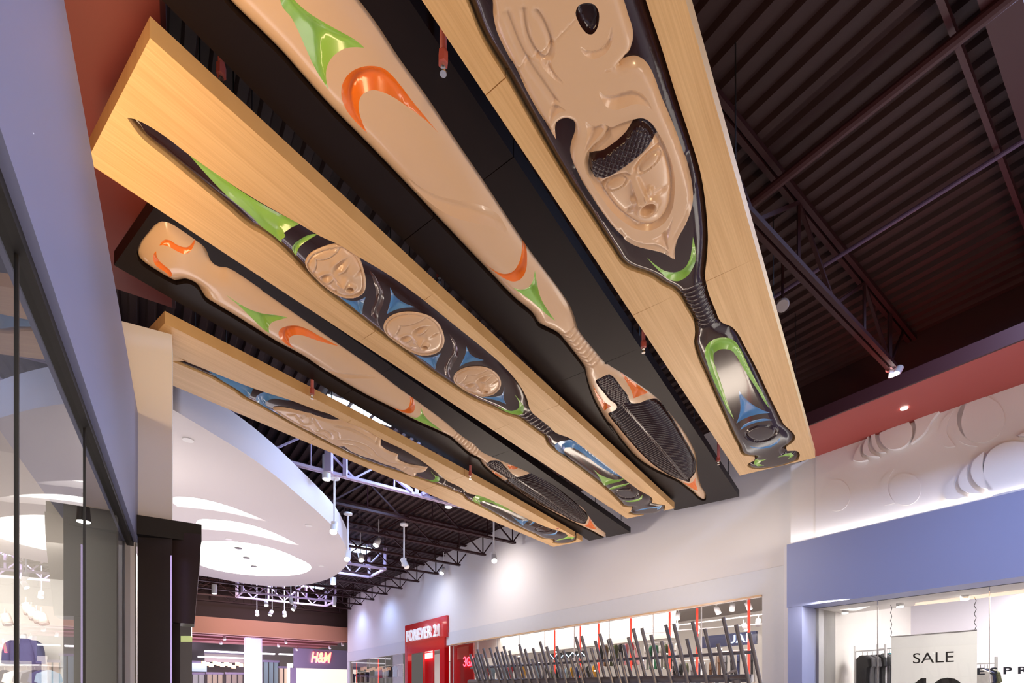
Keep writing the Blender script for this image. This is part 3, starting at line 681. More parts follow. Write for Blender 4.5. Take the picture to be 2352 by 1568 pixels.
def moon(cx, cy, Ra, Rb, sleepy=True, amp=1., axis=None):
    d = np.array(axis if axis is not None else D2, float); d /= np.hypot(*d); q = np.array((d[1], -d[0])); c0 = np.array((cx, cy))
    def fn(v, dd):
        a = (v - c0) @ d / Ra; b = (v - c0) @ q / Rb; B_ = np.abs(b); G = lambda x, s: np.exp(-(x / s)**2)
        h = np.zeros(len(v))
        h += .030 * G(b, .10) * np.clip((a + .22) / .45, 0, 1) * (a < .31) * 1.0
        h += .022 * G(np.hypot(a - .30, b), .09)
        h += .026 * G(np.hypot(a - .27, B_ - .145), .085)
        ab = -.30 + .45 * (B_ - .38)**2 * 2
        sock = np.clip((a - ab) / .05, 0, 1) * G(a - ab - .05, .16) * G(B_ - .42, .30)
        h -= .026 * sock
        h += .010 * G(a - ab + .04, .06) * G(B_ - .42, .33)
        if sleepy:
            h += .020 * G(a + .05, .085) * G(B_ - .42, .20); h -= .014 * G(a - .035 + .15 * (B_ - .42)**2, .022) * G(B_ - .42, .22)
        else:
            er = np.hypot((a - .02 + .10 * (B_ - .42)) / .105, (B_ - .42) / .235)
            h += .014 * np.exp(-((er - 1.0) / .16)**2); h += .012 * np.clip(1 - er**2, 0, 1); h -= .010 * np.exp(-((er - .80) / .10)**2)
        mr = np.hypot((a - .53) * 1.05, b * .95)
        h += .034 * np.exp(-((mr - .155) / .05)**2); h -= .040 * np.clip(1 - (mr / .125)**2, 0, 1)
        cw = np.abs((a - .42) - .35 * (B_ - .66))
        h -= .020 * G(cw, .035) * G(B_ - .66, .12); h += .010 * G(a - .30, .16) * G(B_ - .50, .16)
        ah = -.80 + .42 * np.clip(B_, 0, 1)**.55
        if sleepy: h += .010 * (a < ah) - .010 * G(a - ah, .022)
        return amp * h
    return fn
def sing(cx, cy):
    d = np.array(D2) / np.hypot(*D2); q = np.array((d[1], -d[0])); c0 = np.array((cx, cy)); G = lambda x, s: np.exp(-(x / s)**2)
    def fn(v, dd):
        a = (v - c0) @ d; b = (v - c0) @ q; B_ = np.abs(b); h = np.zeros(len(v))
        nw = .018 + .075 * np.clip(a + .06, 0, .3); h += .062 * np.clip((a + .10) / .32, 0, 1) * np.clip((.272 - a) / .022, 0, 1) * np.clip((nw + .016 - B_) / .022, 0, 1)
        h += .012 * G(np.hypot(a - .235, b), .03)
        h += .042 * np.sqrt(np.clip(1 - (np.hypot(a - .222, B_ - .066) / .040)**2, 0, 1))
        br = -.085 + 2.6 * (B_ - .16)**2
        h -= .050 * np.clip((a - br) / .012, 0, 1) * G(a - br - .01, .055) * G(B_ - .155, .13)
        h += .018 * G(a - br + .02, .022) * G(B_ - .15, .12)
        er = np.hypot((a - .004 - .4 * (B_ - .149)**2) / .042, (B_ - .149) / .098)
        h += .022 * np.sqrt(np.clip(1 - er**2, 0, 1)); h += .022 * np.exp(-((er - 1.12) / .14)**2) - .014 * np.exp(-((er - .90) / .07)**2)
        mr = np.hypot(a - .357, b * .88); h += .045 * np.exp(-((mr - .072) / .026)**2) - .07 * np.clip(1 - (mr / .055)**2, 0, 1)**.5
        h -= .025 * G(a - .30 - .4 * (B_ - .13), .02) * G(B_ - .15, .04)
        return h
    return fn
def face_fn(cx, cy, Ra, Rb, **k):
    f0 = moon(cx, cy, Ra, Rb, **k)
    def fn(v, dd):
        ring = .018 * np.clip(dd / .006, 0, 1) * (dd < .022) + 0
        inner = np.clip((dd - .022) / .02, 0, 1)
        dome = .055 * np.sqrt(np.clip(1 - (1 - np.clip((dd - .02) / .26, 0, 1))**2, 0, 1)) - .012
        return ring + inner * (dome + f0(v, dd))
    return fn
SK = dict(step=.02)
def vc(d=.03, s=.8): return vcut(d, s)

# ---------------------------------------------------------------- board 3: maple with the three moon faces
A1 = lambda p: [(x * .3444, y * .3444) for x, y in p]
A3 = lambda p: [(600 + x * .2976, 500 + y * .2976) for x, y in p]
A4 = lambda p: [(1050 + x * .2976, 850 + y * .2976) for x, y in p]
right3 = A1([(855, 790), (900, 800), (1000, 850), (1100, 915), (1250, 1030), (1400, 1135), (1600, 1270), (1800, 1390), (2000, 1500)]) + \
    A3([(450, 145), (600, 213), (740, 300), (960, 430), (1200, 600), (1500, 840), (1700, 1000), (1850, 1130), (1960, 1250), (2040, 1380), (2085, 1500)]) + \
    A4([(583, 335), (640, 382), (700, 430), (770, 490), (850, 518), (960, 590), (1100, 695), (1250, 812), (1400, 925), (1505, 998), (1500, 1025), (1540, 1032), (1600, 1042)])
left3 = A4([(1598, 1062), (1550, 1088), (1450, 1100), (1360, 1100), (1322, 1088), (1345, 1066), (1350, 1042), (1290, 1036), (1250, 1000), (1150, 905), (1000, 783), (850, 672), (745, 597), (695, 548), (675, 500), (620, 460), (540, 400), (460, 345)]) + \
    A3([(1900, 1500), (1800, 1450), (1620, 1370), (1480, 1280), (1300, 1160), (1100, 1010), (900, 860), (700, 700), (500, 545), (350, 400), (200, 240), (0, 80)]) + \
    A1([(1700, 1500), (1500, 1335), (1250, 1125), (1100, 1000), (950, 875)])
out3 = pxy(right3, H_W) + pxy(left3, H_W + .05)
board('maple_ceiling_board', (1.36, -4.05, -5.43, 12.25, -4.02, -5.24), H_W, out3, [4.10, 6.82, 9.54], WOOD, 'middle long maple board holding the dark paddle with three moon faces', WOOD)
Rl = Relief(out3, H_W + .05 + CAMH, g=.04, dome=.075, dome_w=.2)
px = lambda p, h=H_W: pxy(p, h)
Rl.region('green_inlay', px(A1([(1250, 1045), (1400, 1150), (1600, 1288), (1800, 1408), (2000, 1513), (1945, 1515), (1893, 1535)]) + A3([(185, 118), (160, 155), (158, 208), (110, 158), (0, 60)]) + A1([(1700, 1450), (1500, 1280), (1350, 1140)])), GREEN, vc(.05, 1.0), .022)
Rl.region('green_inlay', px(A3([(437, 151), (390, 140), (345, 138), (290, 155), (250, 190), (238, 225), (250, 265), (272, 303), (276, 255), (290, 215), (320, 183), (370, 160)])), GREEN, vc(.05, 1.1), .018)
ft = [A3([(338, 340), (355, 280), (395, 240), (450, 220), (530, 213), (620, 228), (700, 270), (760, 330), (797, 410), (808, 490), (793, 555), (745, 588), (670, 597), (570, 573), (480, 518), (405, 450), (352, 385)]),
      A3([(943, 840), (955, 785), (1000, 740), (1090, 710), (1200, 712), (1295, 745), (1365, 800), (1407, 880), (1413, 945), (1382, 1005), (1315, 1036), (1220, 1038), (1125, 1003), (1035, 945), (970, 890)]),
      A3([(1483, 1235), (1500, 1183), (1555, 1148), (1650, 1131), (1740, 1141), (1810, 1182), (1848, 1240), (1843, 1298), (1795, 1343), (1712, 1360), (1625, 1342), (1545, 1302)])]
mouths = [(801, 644), (978, 777.5), (1114, 876)]
for i, (q_, mo) in enumerate(zip(ft, mouths)):
    w_ = np.array(px(q_)); c_ = (w_.min(0) + w_.max(0)) / 2; c_ = w_.mean(0) * .5 + c_ * .5; mo_ = np.array(P(*mo, H_W)); d_ = mo_ - c_
    Rl.region('moon_face', w_, CREAM, face_fn(c_[0], c_[1], .315, .315, amp=1.35), .0085, label='cream carved singing moon face', step=.015)
Rl.region('blue_inlay', px(A3([(600, 605), (660, 618), (720, 625), (765, 615), (805, 595), (788, 655), (778, 745), (740, 715), (690, 670), (640, 635)])), BLUE, vc(.05, 1.0), .02)
Rl.region('carved_channel', px(A3([(832, 398), (880, 445), (910, 490), (935, 530), (948, 590), (935, 660), (905, 730), (903, 790), (930, 858), (890, 805), (868, 755), (848, 740), (850, 700), (872, 640), (888, 580), (880, 520), (860, 455)])), BROWNP, vc(.05, .8), .018)
Rl.region('blue_inlay', px(A3([(995, 525), (1030, 583), (1095, 635), (1185, 675), (1110, 677), (1040, 692), (968, 727), (985, 670), (1000, 600)])), BLUE, vc(.05, 1.0), .02)
Rl.region('blue_inlay', px(A3([(1190, 1050), (1270, 1063), (1335, 1055), (1388, 1030), (1358, 1090), (1342, 1158), (1280, 1105)])), BLUE, vc(.05, 1.0), .02)
Rl.region('carved_channel', px(A3([(1450, 880), (1490, 930), (1518, 995), (1518, 1050), (1480, 1120), (1455, 1180), (1462, 1240), (1430, 1210), (1412, 1170), (1430, 1095), (1468, 1040), (1478, 965)])), BROWNP, vc(.05, .8), .018)
Rl.region('blue_inlay', px(A3([(1582, 980), (1622, 1045), (1718, 1088), (1640, 1092), (1580, 1107), (1530, 1135), (1555, 1085), (1578, 1030)])), BLUE, vc(.05, 1.0), .02)
Rl.region('blue_inlay', px(A3([(1875, 1290), (1875, 1345), (1873, 1385), (1890, 1425), (1830, 1400), (1760, 1384), (1690, 1370), (1780, 1371), (1848, 1360), (1868, 1330)])), BLUE, vc(.02, .7), .02)
Rl.region('green_inlay', px(A3([(1958, 1355), (2000, 1410), (2026, 1460), (2022, 1498), (1985, 1512), (1920, 1505), (1850, 1475), (1795, 1440), (1870, 1465), (1935, 1478), (1980, 1462), (1990, 1425)])), GREEN, vc(.05, 1.1), .018)
Rl.region('blue_inlay', px(A4([(757, 598), (760, 558), (795, 538), (855, 540), (940, 582), (1050, 662), (1160, 748), (1275, 840), (1190, 792), (1100, 735), (1000, 660), (930, 610), (870, 585), (835, 586), (824, 612), (855, 660), (930, 735), (1020, 812), (1108, 886), (1000, 822), (900, 748), (810, 668)])), BLUE, vc(.05, 1.1), .02)
Rl.region('green_inlay', px(A4([(1050, 755), (1110, 800), (1190, 830), (1300, 848), (1230, 856), (1180, 868), (1132, 892), (1112, 845), (1085, 798)])), GREEN, vc(.05, 1.0), .02)
Rl.region('green_inlay', px(A4([(1338, 880), (1270, 874), (1210, 885), (1165, 920), (1215, 906), (1275, 888)])), GREEN, vc(.02, .8), .015)
Rl.region('round_recess', px(A4([(1212, 945), (1230, 915), (1280, 900), (1345, 906), (1390, 930), (1400, 962), (1365, 985), (1305, 988), (1245, 972)])), DARKP, lambda v, d: -.03 * np.clip(d / .01, 0, 1) + .03 * np.clip((d - .03) / .05, 0, 1), .02)
Rl.region('green_inlay', px(A4([(1430, 960), (1422, 985), (1385, 1003), (1325, 1008), (1270, 995), (1325, 998), (1375, 990), (1408, 978)])), GREEN, vc(.02, .8), .015)
Rl.region('blue_inlay', px(A4([(1368, 1080), (1420, 1062), (1500, 1050), (1582, 1046), (1560, 1066), (1540, 1066), (1550, 1056), (1490, 1058), (1430, 1070)])), BLUE, vc(.015, .8), .015)
for k in range(8):
    u = k / 7; a = (1050 + .2976 * (500 + 180 * u), 850 + .2976 * (352 + 145 * u)); b = (1050 + .2976 * (592 + 170 * u), 850 + .2976 * (336 + 140 * u))
    Rl.groove([P(*a, H_W), P((a[0] + b[0]) / 2 - 2, (a[1] + b[1]) / 2 - 2, H_W), P(*b, H_W)], .02, .02, step=.05)
pad = empty('carved_paddle', (*XY(6.8, -4.7), H_W + CAMH + .05), 'dark glossy carved paddle with three cream moon faces set into the middle maple board', 'paddle')
Rl.build(pad, 'paddle_body', DARKP)

# ---------------------------------------------------------------- board 1: maple, nearest, whale and singing face paddle
A = lambda p: [(1100 + x * .3955, y * .3955) for x, y in p]
Bq = lambda p: [(1500 + x * .37, 540 + y * .37) for x, y in p]
Cq = lambda p: [(1560 + x * .2296, 740 + y * .2296) for x, y in p]
right1 = [XY(2.0, -1.22), XY(2.6, -1.2)] + pxy(A([(960, 0), (980, 60), (1060, 300), (1140, 560), (1220, 800), (1280, 1000), (1310, 1180), (1321, 1300)]) + Bq([(335, 0), (332, 100), (325, 180), (318, 250), (332, 330), (380, 460), (425, 545), (480, 568), (525, 615), (560, 680), (640, 830), (720, 1000), (800, 1160), (858, 1290), (828, 1310), (830, 1340), (888, 1340), (907, 1358)]), H_W)
left1 = pxy(Bq([(900, 1378), (800, 1412), (700, 1430), (620, 1432), (588, 1415), (602, 1396), (632, 1384), (630, 1358), (570, 1350), (530, 1290), (430, 1080), (330, 850), (275, 720), (258, 640), (264, 590), (258, 520), (210, 430), (165, 355), (120, 310), (60, 280), (0, 238)]) + A([(830, 1505), (780, 1430), (650, 1230), (500, 1000), (350, 745), (170, 425), (0, 130), (-50, 0)]), H_W + .05) + [XY(1.9, -2.13), XY(1.2, -2.05), XY(.55, -1.75), XY(.5, -1.6), XY(1.1, -1.35)]
out1 = right1 + left1
board('maple_ceiling_board', (.22, -1.03, -2.42, 11.2, -.99, -2.33), H_W, out1, [2.97, 5.72, 8.46], WOOD, 'nearest maple board at the right, holding the dark paddle with the blindfolded face', WOOD)
Rl = Relief(out1, H_W + .05 + CAMH, g=.028, dome=.08, dome_w=.14)
whale = [XY(2.55, -1.36), XY(2.3, -1.5), XY(2.1, -1.72), XY(2.25, -1.95)] + px(A([(82, -5), (83, 60), (98, 130), (130, 205), (170, 285), (215, 370), (270, 480), (330, 590), (395, 700), (447, 788), (446, 700), (466, 660), (507, 645), (545, 662), (560, 700), (555, 748), (540, 790), (530, 850), (545, 915), (580, 985), (640, 1088), (720, 1208), (800, 1310), (860, 1370), (925, 1402), (1000, 1420), (1070, 1440), (1112, 1466), (1138, 1490), (1141, 1420), (1162, 1350), (1200, 1280), (1230, 1210), (1243, 1145), (1240, 1080), (1222, 990), (1188, 875), (1148, 760), (1100, 640), (1055, 530), (1020, 430), (990, 365), (952, 318), (910, 298), (868, 302), (812, 324), (852, 280), (885, 235), (896, 185), (890, 130), (872, 75), (848, -5)]))
Rl.region('carved_whale_panel', whale, CREAM, raised(.055, .05), .02, label='cream carved whale relief surrounding the face')
Rl.region('dark_inlet', px(A([(561, -2), (575, 45), (605, 98), (635, 125), (660, 125), (685, 95), (697, 45), (697, -2), (680, -40), (620, -60), (575, -40)])), DARKP, lambda v, d: -.04 * np.clip(d / .01, 0, 1), .03)
Rl.region('carved_cut', px(A([(565, 175), (600, 203), (640, 222), (680, 220), (720, 195), (748, 145), (762, 90), (768, 38), (776, 110), (770, 180), (742, 232), (700, 262), (655, 270), (610, 245)])), CREAM, vc(.065, 1.0), .018)
Rl.region('carved_cut', px(A([(683, 358), (740, 334), (800, 312), (800, 320), (830, 326), (805, 336), (745, 350)])), CREAM, vc(.06, 1.1), .018)
Rl.region('carved_cut', px(A([(688, 445), (720, 478), (770, 487), (830, 468), (885, 455), (935, 468), (978, 512), (1012, 580), (965, 548), (900, 540), (845, 560), (795, 573), (745, 558), (710, 510)])), CREAM, vc(.07, .9), .018)
Rl.region('carved_cut', px(A([(340, 258), (365, 282), (395, 290), (418, 280), (428, 320), (465, 380), (538, 455), (470, 415), (405, 362), (360, 305)])), CREAM, vc(.065, 1.0), .018)
Rl.region('carved_cut', px(A([(412, 560), (430, 540), (460, 545), (490, 562), (520, 587), (480, 585), (445, 605), (425, 640), (413, 680)])), CREAM, vc(.065, 1.0), .018)
Rl.region('carved_cut', px(A([(612, 632), (640, 655), (680, 668), (722, 650), (727, 690), (700, 725), (660, 770), (625, 815), (598, 850), (618, 780), (628, 700)])), CREAM, vc(.07, .9), .018)
Rl.region('carved_cut', px(A([(905, 1316), (965, 1333), (1030, 1325), (1080, 1285), (1135, 1187), (1115, 1270), (1098, 1350), (1116, 1442), (1065, 1375), (990, 1336)])), CREAM, vc(.06, 1.0), .018)
em = np.array(P(1452, 371, H_W))
rec = px(A([(612, 885), (625, 830), (665, 780), (705, 745), (735, 700), (728, 652), (765, 674), (830, 650), (895, 630), (950, 622), (1000, 650), (1045, 715), (1090, 800), (1120, 885), (1137, 980), (1136, 1080), (1115, 1180), (1070, 1248), (1005, 1284), (930, 1283), (850, 1242), (770, 1170), (700, 1072), (650, 990), (620, 935)]))
f1 = sing(em[0], em[1])
Rl.region('carved_face', rec, CREAM, lambda v, d: -.055 * np.clip(d / .035, 0, 1) + .075 * np.sqrt(np.clip(1 - (1 - np.clip((d - .035) / .24, 0, 1))**2, 0, 1)) + np.clip((d - .03) / .03, 0, 1) * f1(v, d), .010, label='cream carved singing face', step=.015)
hbw = np.array(px(A([(642, 855), (668, 835), (720, 815), (780, 770), (850, 712), (905, 655), (945, 636), (990, 660), (1037, 718), (1030, 735), (980, 785), (900, 845), (810, 910), (735, 955), (665, 980), (648, 950), (638, 900)])))
ha = np.array(P(1352 + 22, 365, H_W)); hb_ = np.array(P(1500, 280, H_W)); hd = (hb_ - ha) / np.hypot(*(hb_ - ha)); hn = np.array((-hd[1], hd[0]))
def hb_fn(v, d):
    a = (v - ha) @ hd; b = (v - ha) @ hn; p = .05; q1 = (a + b) / p; q2 = (a - b) / p
    g = np.minimum(np.abs((q1 % 1) - .5), np.abs((q2 % 1) - .5)); 
    return .035 * np.clip(d / .02, 0, 1) + .013 * np.sqrt(np.clip((.5 - np.maximum(np.abs((q1 % 1) - .5), np.abs((q2 % 1) - .5))) / .22, 0, 1)) * np.clip((d - .018) / .01, 0, 1)
Rl.region('quilted_headband', hbw, DARKP, hb_fn, .007, label='dark glossy headband cut in diamonds', step=.02)
Rl.groove(px(A([(262, -2), (268, 60), (285, 140), (318, 215), (355, 262), (388, 278), (412, 255), (418, 190), (395, 100), (362, 35), (335, 0)])), .024, .034)
Rl.groove(px(A([(172, 25), (195, 90), (230, 180), (270, 265), (320, 345), (380, 430), (440, 520)])), .034, .036)
Rl.groove(px(A([(105, 30), (120, 120), (165, 220), (220, 340), (300, 490), (370, 620), (425, 720)])), .022, .018)
Rl.groove(px(A([(205, 357), (275, 290), (345, 250), (460, 150), (560, 45)])), .008, .006)
Rl.groove(px(A([(820, 1297), (870, 1350), (950, 1378), (1030, 1385), (1090, 1420)])), .026, .03)
Rl.groove(px(A([(1200, 900), (1225, 1020), (1230, 1110), (1205, 1200), (1165, 1280), (1140, 1330)])), .024, .024)
Rl.groove(px(A([(560, 960), (600, 1050), (690, 1190), (770, 1290), (830, 1345)])), .024, .024)
Rl.region('green_inlay', px(A([(1243, 1358)]) + Bq([(262, 60), (268, 115), (250, 180), (210, 238), (160, 267), (110, 262), (50, 215), (0, 165), (-38, 120), (20, 170), (80, 205), (140, 212), (190, 190), (225, 135), (240, 70)])), GREEN, vc(.06, 1.0), .02)
Rl.region('green_inlay', px(Cq([(256, 265), (272, 212), (325, 158), (405, 130), (485, 133), (545, 170), (610, 260), (680, 400), (760, 560), (845, 725), (905, 857), (855, 785), (780, 655), (700, 530), (620, 400), (565, 305), (525, 262), (470, 246), (405, 250), (355, 280), (343, 335), (370, 440), (420, 590), (475, 760), (548, 950), (490, 870), (420, 730), (340, 560), (280, 390)])), GREEN, vc(.06, 1.1), .02)
Rl.region('blue_inlay', px(Cq([(598, 660), (645, 725), (720, 792), (805, 845), (910, 888), (830, 894), (730, 915), (640, 950), (573, 992), (600, 915), (613, 830), (605, 740)])), BLUE, vc(.06, 1.0), .02)
Rl.region('blue_inlay', px(Cq([(608, 1062), (645, 1010), (735, 966), (845, 945), (945, 960), (850, 968), (755, 988), (665, 1025)])), BLUE, vc(.02, .8), .015)
Rl.region('round_recess', px(Cq([(645, 1115), (680, 1055), (770, 1015), (890, 1005), (975, 1028), (1003, 1068), (975, 1120), (905, 1165), (810, 1187), (705, 1170)])), DARKP, lambda v, d: -.035 * np.clip(d / .012, 0, 1) + .035 * np.clip((d - .045) / .03, 0, 1), .018)
Rl.region('blue_inlay', px(Cq([(690, 1217), (760, 1232), (850, 1228), (940, 1195), (1015, 1130), (985, 1190), (920, 1232), (830, 1248), (745, 1240)])), BLUE, vc(.02, .8), .015)
Rl.region('green_inlay', px(Cq([(745, 1402), (785, 1372), (880, 1350), (815, 1382), (800, 1402), (850, 1415), (785, 1425)])), GREEN, vc(.015, .8), .015)
Rl.region('green_inlay', px(Cq([(980, 1335), (1060, 1307), (1120, 1300), (1148, 1318), (1090, 1352), (1108, 1325), (1055, 1322)])), GREEN, vc(.015, .8), .015)
for k in range(10):
    u = k / 9; a = (1500 + .37 * (165 + 118 * u), 540 + .37 * (345 + 215 * u)); b = (1500 + .37 * (312 + 92 * u), 540 + .37 * (285 + 230 * u))
    Rl.groove([P(*a, H_W), P((a[0] + b[0]) / 2, (a[1] + b[1]) / 2 + 2, H_W), P(*b, H_W)], .019, .02, step=.05)
pad = empty('carved_paddle', (*XY(5.7, -1.7), H_W + CAMH + .05), 'dark glossy paddle with a cream whale and blindfolded singing face in the nearest maple board', 'paddle')
Rl.build(pad, 'paddle_body', DARKP)

# ---------------------------------------------------------------- board 2: black, upper, cream feather paddle
D_ = lambda p: [(640 + x * .2104, y * .2104) for x, y in p]
Eq = lambda p: [(1180 + x * .1913, 740 + y * .1913) for x, y in p]
Fq = lambda p: [(1260 + x * .2423, 780 + y * .2423) for x, y in p]
Gq = lambda p: [(1400 + x * .1786, 940 + y * .1786) for x, y in p]
right2 = [XY(1.15, -3.0), XY(1.5, -2.92)] + pxy([(821, 0), (861, 52.6), (909, 126), (977, 221), (1050, 330), (1115, 425), (1174, 515), (1210, 568), (1255, 628), (1288, 672), (1310, 707), (1320, 735), (1326, 755)] + Eq([(820, 165), (900, 265), (980, 360), (1060, 455), (1110, 508)]) + Fq([(530, 215), (580, 250), (680, 310), (800, 390), (930, 480), (1030, 560)]) + Gq([(730, 0), (820, 110), (930, 255), (1005, 370), (1060, 475), (1100, 560), (1118, 650), (1124, 760), (1138, 860), (1180, 1000), (1238, 1105)]), H_B)
left2 = pxy(Gq([(1235, 1140), (1205, 1148), (1160, 1130), (1080, 1060), (980, 980), (880, 905), (700, 820), (550, 745), (400, 650), (300, 560), (200, 440), (100, 310), (0, 170)]) + Eq([(1250, 1345), (1170, 1245), (1100, 1150), (1050, 1070), (1000, 980), (940, 850), (890, 700), (866, 600), (855, 540), (800, 455), (700, 325), (600, 200), (540, 132), (490, 98), (400, 55), (300, 0)]) + A3([(2100, 740), (1950, 610), (1750, 400), (1550, 190), (1370, 0)]) + [(925, 412), (846, 330), (745, 227), (697, 173), (646, 115), (595, 64), (530, 0)], H_B + .05) + [XY(1.35, -3.52), XY(1.0, -3.5), XY(.95, -3.25), XY(.98, -3.05)]
out2 = right2 + left2
board('black_ceiling_board', (.85, -2.56, -3.92, 12.94, -2.70, -4.24), H_B, out2, [3.6, 6.6, 9.65], BLACKB, 'upper black board holding the large cream paddle, between the two nearer maple boards', BLACK)
def cream_paddle(out, H, lab, s_mid, v_mid, greens, oranges, dark, spine, tongue, rings, facet, extra=()):
    q = lambda p: pxy(p, H)
    Rl = Relief(out, H + .05 + CAMH, g=.045, dome=.10, dome_w=.30)
    for g_ in greens: Rl.region('green_inlay', q(g_), GREEN, vc(.08, .9), .022)
    for g_ in oranges: Rl.region('orange_inlay', q(g_), ORANGE, vc(.07, 1.0), .02)
    if facet: Rl.region('carved_cut', q(facet), CREAM, vc(.06, .5), .025)
    a, b = (np.array(P(*p, H)) for p in spine); sd = (b - a) / np.hypot(*(b - a)); sn = np.array((-sd[1], sd[0]))
    t0 = np.array(P(*tongue, H)); s_t = float((t0 - a) @ sd)
    def fe(v, d):
        x = (v - a) @ sd; y = (v - a) @ sn; Y = np.abs(y); body = x > s_t + .02
        rid = np.abs(np.sin(math.pi * (x - .45 * Y) / .072)); h = -.045 * np.clip(d / .02, 0, 1)
        k = np.clip((d - .02) / .02, 0, 1)
        h += body * k * (.030 * np.clip(d / .15, 0, 1)**.5 + .030 * rid * np.clip((Y - .02) / .02, 0, 1) + .02 * np.exp(-(Y / .022)**2))
        sc = np.abs(np.sin(math.pi * x / .05)) * np.abs(np.sin(math.pi * (y + .025 * (np.floor(x / .05) % 2)) / .05))
        h += (~body) * k * (.03 + .014 * sc)
        return h
    Rl.region('dark_feather', q(dark), DARKP, fe, .0115, label='dark glossy carved feather', step=.02)
    for a_, b_ in rings:
        Rl.groove([P(*a_, H), P((a_[0] + b_[0]) / 2, (a_[1] + b_[1]) / 2 + 1.0, H), P(*b_, H)], .013, .016, step=.05)
    pad = empty('carved_paddle', (*XY(s_mid, v_mid), H + CAMH + .05), lab, 'paddle')
    Rl.build(pad, 'paddle_body', CREAM)
cream_paddle(out2, H_B, 'large cream paddle with green, orange and dark feather inlays in the upper black board', 7, -3.3,
    [[(612, -110)] + D_([(0, -150), (45, 0), (130, 100), (200, 230), (290, 440), (390, 670), (545, 940), (518, 790), (520, 690), (560, 585), (640, 500), (735, 452), (830, 448), (935, 470), (850, 390), (700, 290), (500, 170), (350, 75), (255, 0), (120, -140), (0, -300)]),
     A3([(1935, 518), (2000, 523), (2055, 508), (2095, 465), (2112, 402), (2132, 500), (2160, 595), (2210, 680), (2272, 768), (2180, 700), (2080, 610), (2000, 555)])],
    [D_([(968, 1425), (850, 1310), (750, 1180), (700, 1060), (683, 935), (702, 830), (755, 745), (840, 682), (940, 655), (1050, 668), (1150, 715), (1240, 800), (1330, 910), (1450, 1070), (1600, 1260), (1742, 1442), (1620, 1305), (1500, 1195), (1370, 1090), (1250, 1000), (1150, 945), (1045, 912), (960, 930), (900, 980), (875, 1060), (880, 1160), (915, 1290)]),
     A3([(1725, 355), (1800, 395), (1870, 405), (1940, 380), (1990, 320), (2012, 250), (2010, 175), (2042, 240), (2052, 320), (2038, 395), (1998, 442), (1945, 462), (1880, 450), (1800, 412)]),
     Fq([(675, 320), (760, 385), (850, 445), (945, 515), (870, 515), (805, 527), (787, 470), (740, 400)]), Fq([(418, 425), (460, 490), (520, 558), (594, 603), (558, 630), (528, 668), (490, 600), (445, 510)]), Fq([(1245, 1325), (1310, 1345), (1365, 1338), (1392, 1310), (1400, 1370), (1415, 1425), (1340, 1385)])],
    Fq([(445, 375), (470, 345), (525, 320), (575, 313), (610, 335), (690, 425), (755, 508), (768, 550), (795, 572), (850, 572), (930, 557), (1000, 565), (1060, 608), (1150, 720), (1260, 890), (1340, 1030), (1388, 1140), (1396, 1220), (1383, 1272), (1348, 1298), (1335, 1330), (1290, 1318), (1180, 1288), (1050, 1208), (900, 1080), (770, 940), (650, 800), (582, 715), (564, 685), (590, 660), (630, 638), (648, 608), (630, 575), (590, 548), (520, 470), (460, 402)]),
    Fq([(690, 580), (1333, 1325)]), Fq([(690, 580)])[0],
    [tuple(Eq([a_, b_])) for a_, b_ in [((560, 150), (738, 62)), ((608, 205), (775, 118)), ((652, 250), (808, 175)), ((692, 300), (848, 226)), ((730, 350), (885, 272)), ((768, 395), (923, 320)), ((802, 440), (962, 365)), ((838, 487), (1003, 410)), ((870, 533), (1046, 455))]],
    [(925, 392), (960, 418), (1000, 436), (1050, 448), (1100, 462), (1140, 490), (1172, 540), (1135, 515), (1090, 500), (1040, 488), (985, 462), (950, 430)])

# ---------------------------------------------------------------- board 4: black, lower, cream feather paddle
Hq = lambda p: [(200 + x * .2551, 440 + y * .2551) for x, y in p]
Iq = lambda p: [(380 + x * .3061, 800 + y * .3061) for x, y in p]
Kq = lambda p: [(560 + x * .2126, 880 + y * .2126) for x, y in p]
Jq = lambda p: [(1020 + x * .1956, 1060 + y * .1956) for x, y in p]
right4 = pxy(Hq([(475, 490), (560, 372), (630, 297), (680, 275), (740, 286), (830, 340), (960, 430), (1050, 500), (1080, 555), (1100, 610), (1140, 655), (1190, 680), (1250, 684), (1310, 710), (1400, 768), (1600, 905)]) + A3([(0, 560), (300, 770), (600, 980), (900, 1190)]) + Iq([(1700, 260), (1900, 405), (2100, 555), (2190, 632)]) + [(1065, 1005), (1085, 1018)] + A4([(200, 638), (250, 662), (320, 692), (450, 745), (600, 812), (700, 862), (800, 930), (900, 1010), (980, 1078), (1020, 1135), (1080, 1210), (1148, 1268)]), H_B)
left4 = pxy(A4([(1145, 1284), (1100, 1268), (1050, 1240), (950, 1192), (800, 1120), (600, 1010), (450, 912), (300, 810), (200, 722), (160, 668)]) + [(1080, 1040)] + Iq([(2200, 712), (2130, 652), (2050, 612), (1830, 512), (1700, 440), (1500, 340), (1200, 162), (1000, 32)]) + Hq([(1700, 1340), (1500, 1215), (1300, 1090), (1150, 1000), (1065, 945), (1030, 890), (1000, 840), (950, 800), (900, 782), (850, 788), (800, 797), (720, 760), (620, 700), (540, 650), (480, 600), (458, 550)]), H_B + .05)
out4 = right4 + left4
board('black_ceiling_board', (1.94, -5.60, -6.79, 13.96, -5.86, -7.20), H_B, out4, [4.9, 7.9, 10.9], BLACKB, 'lower black board with the cream paddle whose square butt carries two orange curls', BLACK)
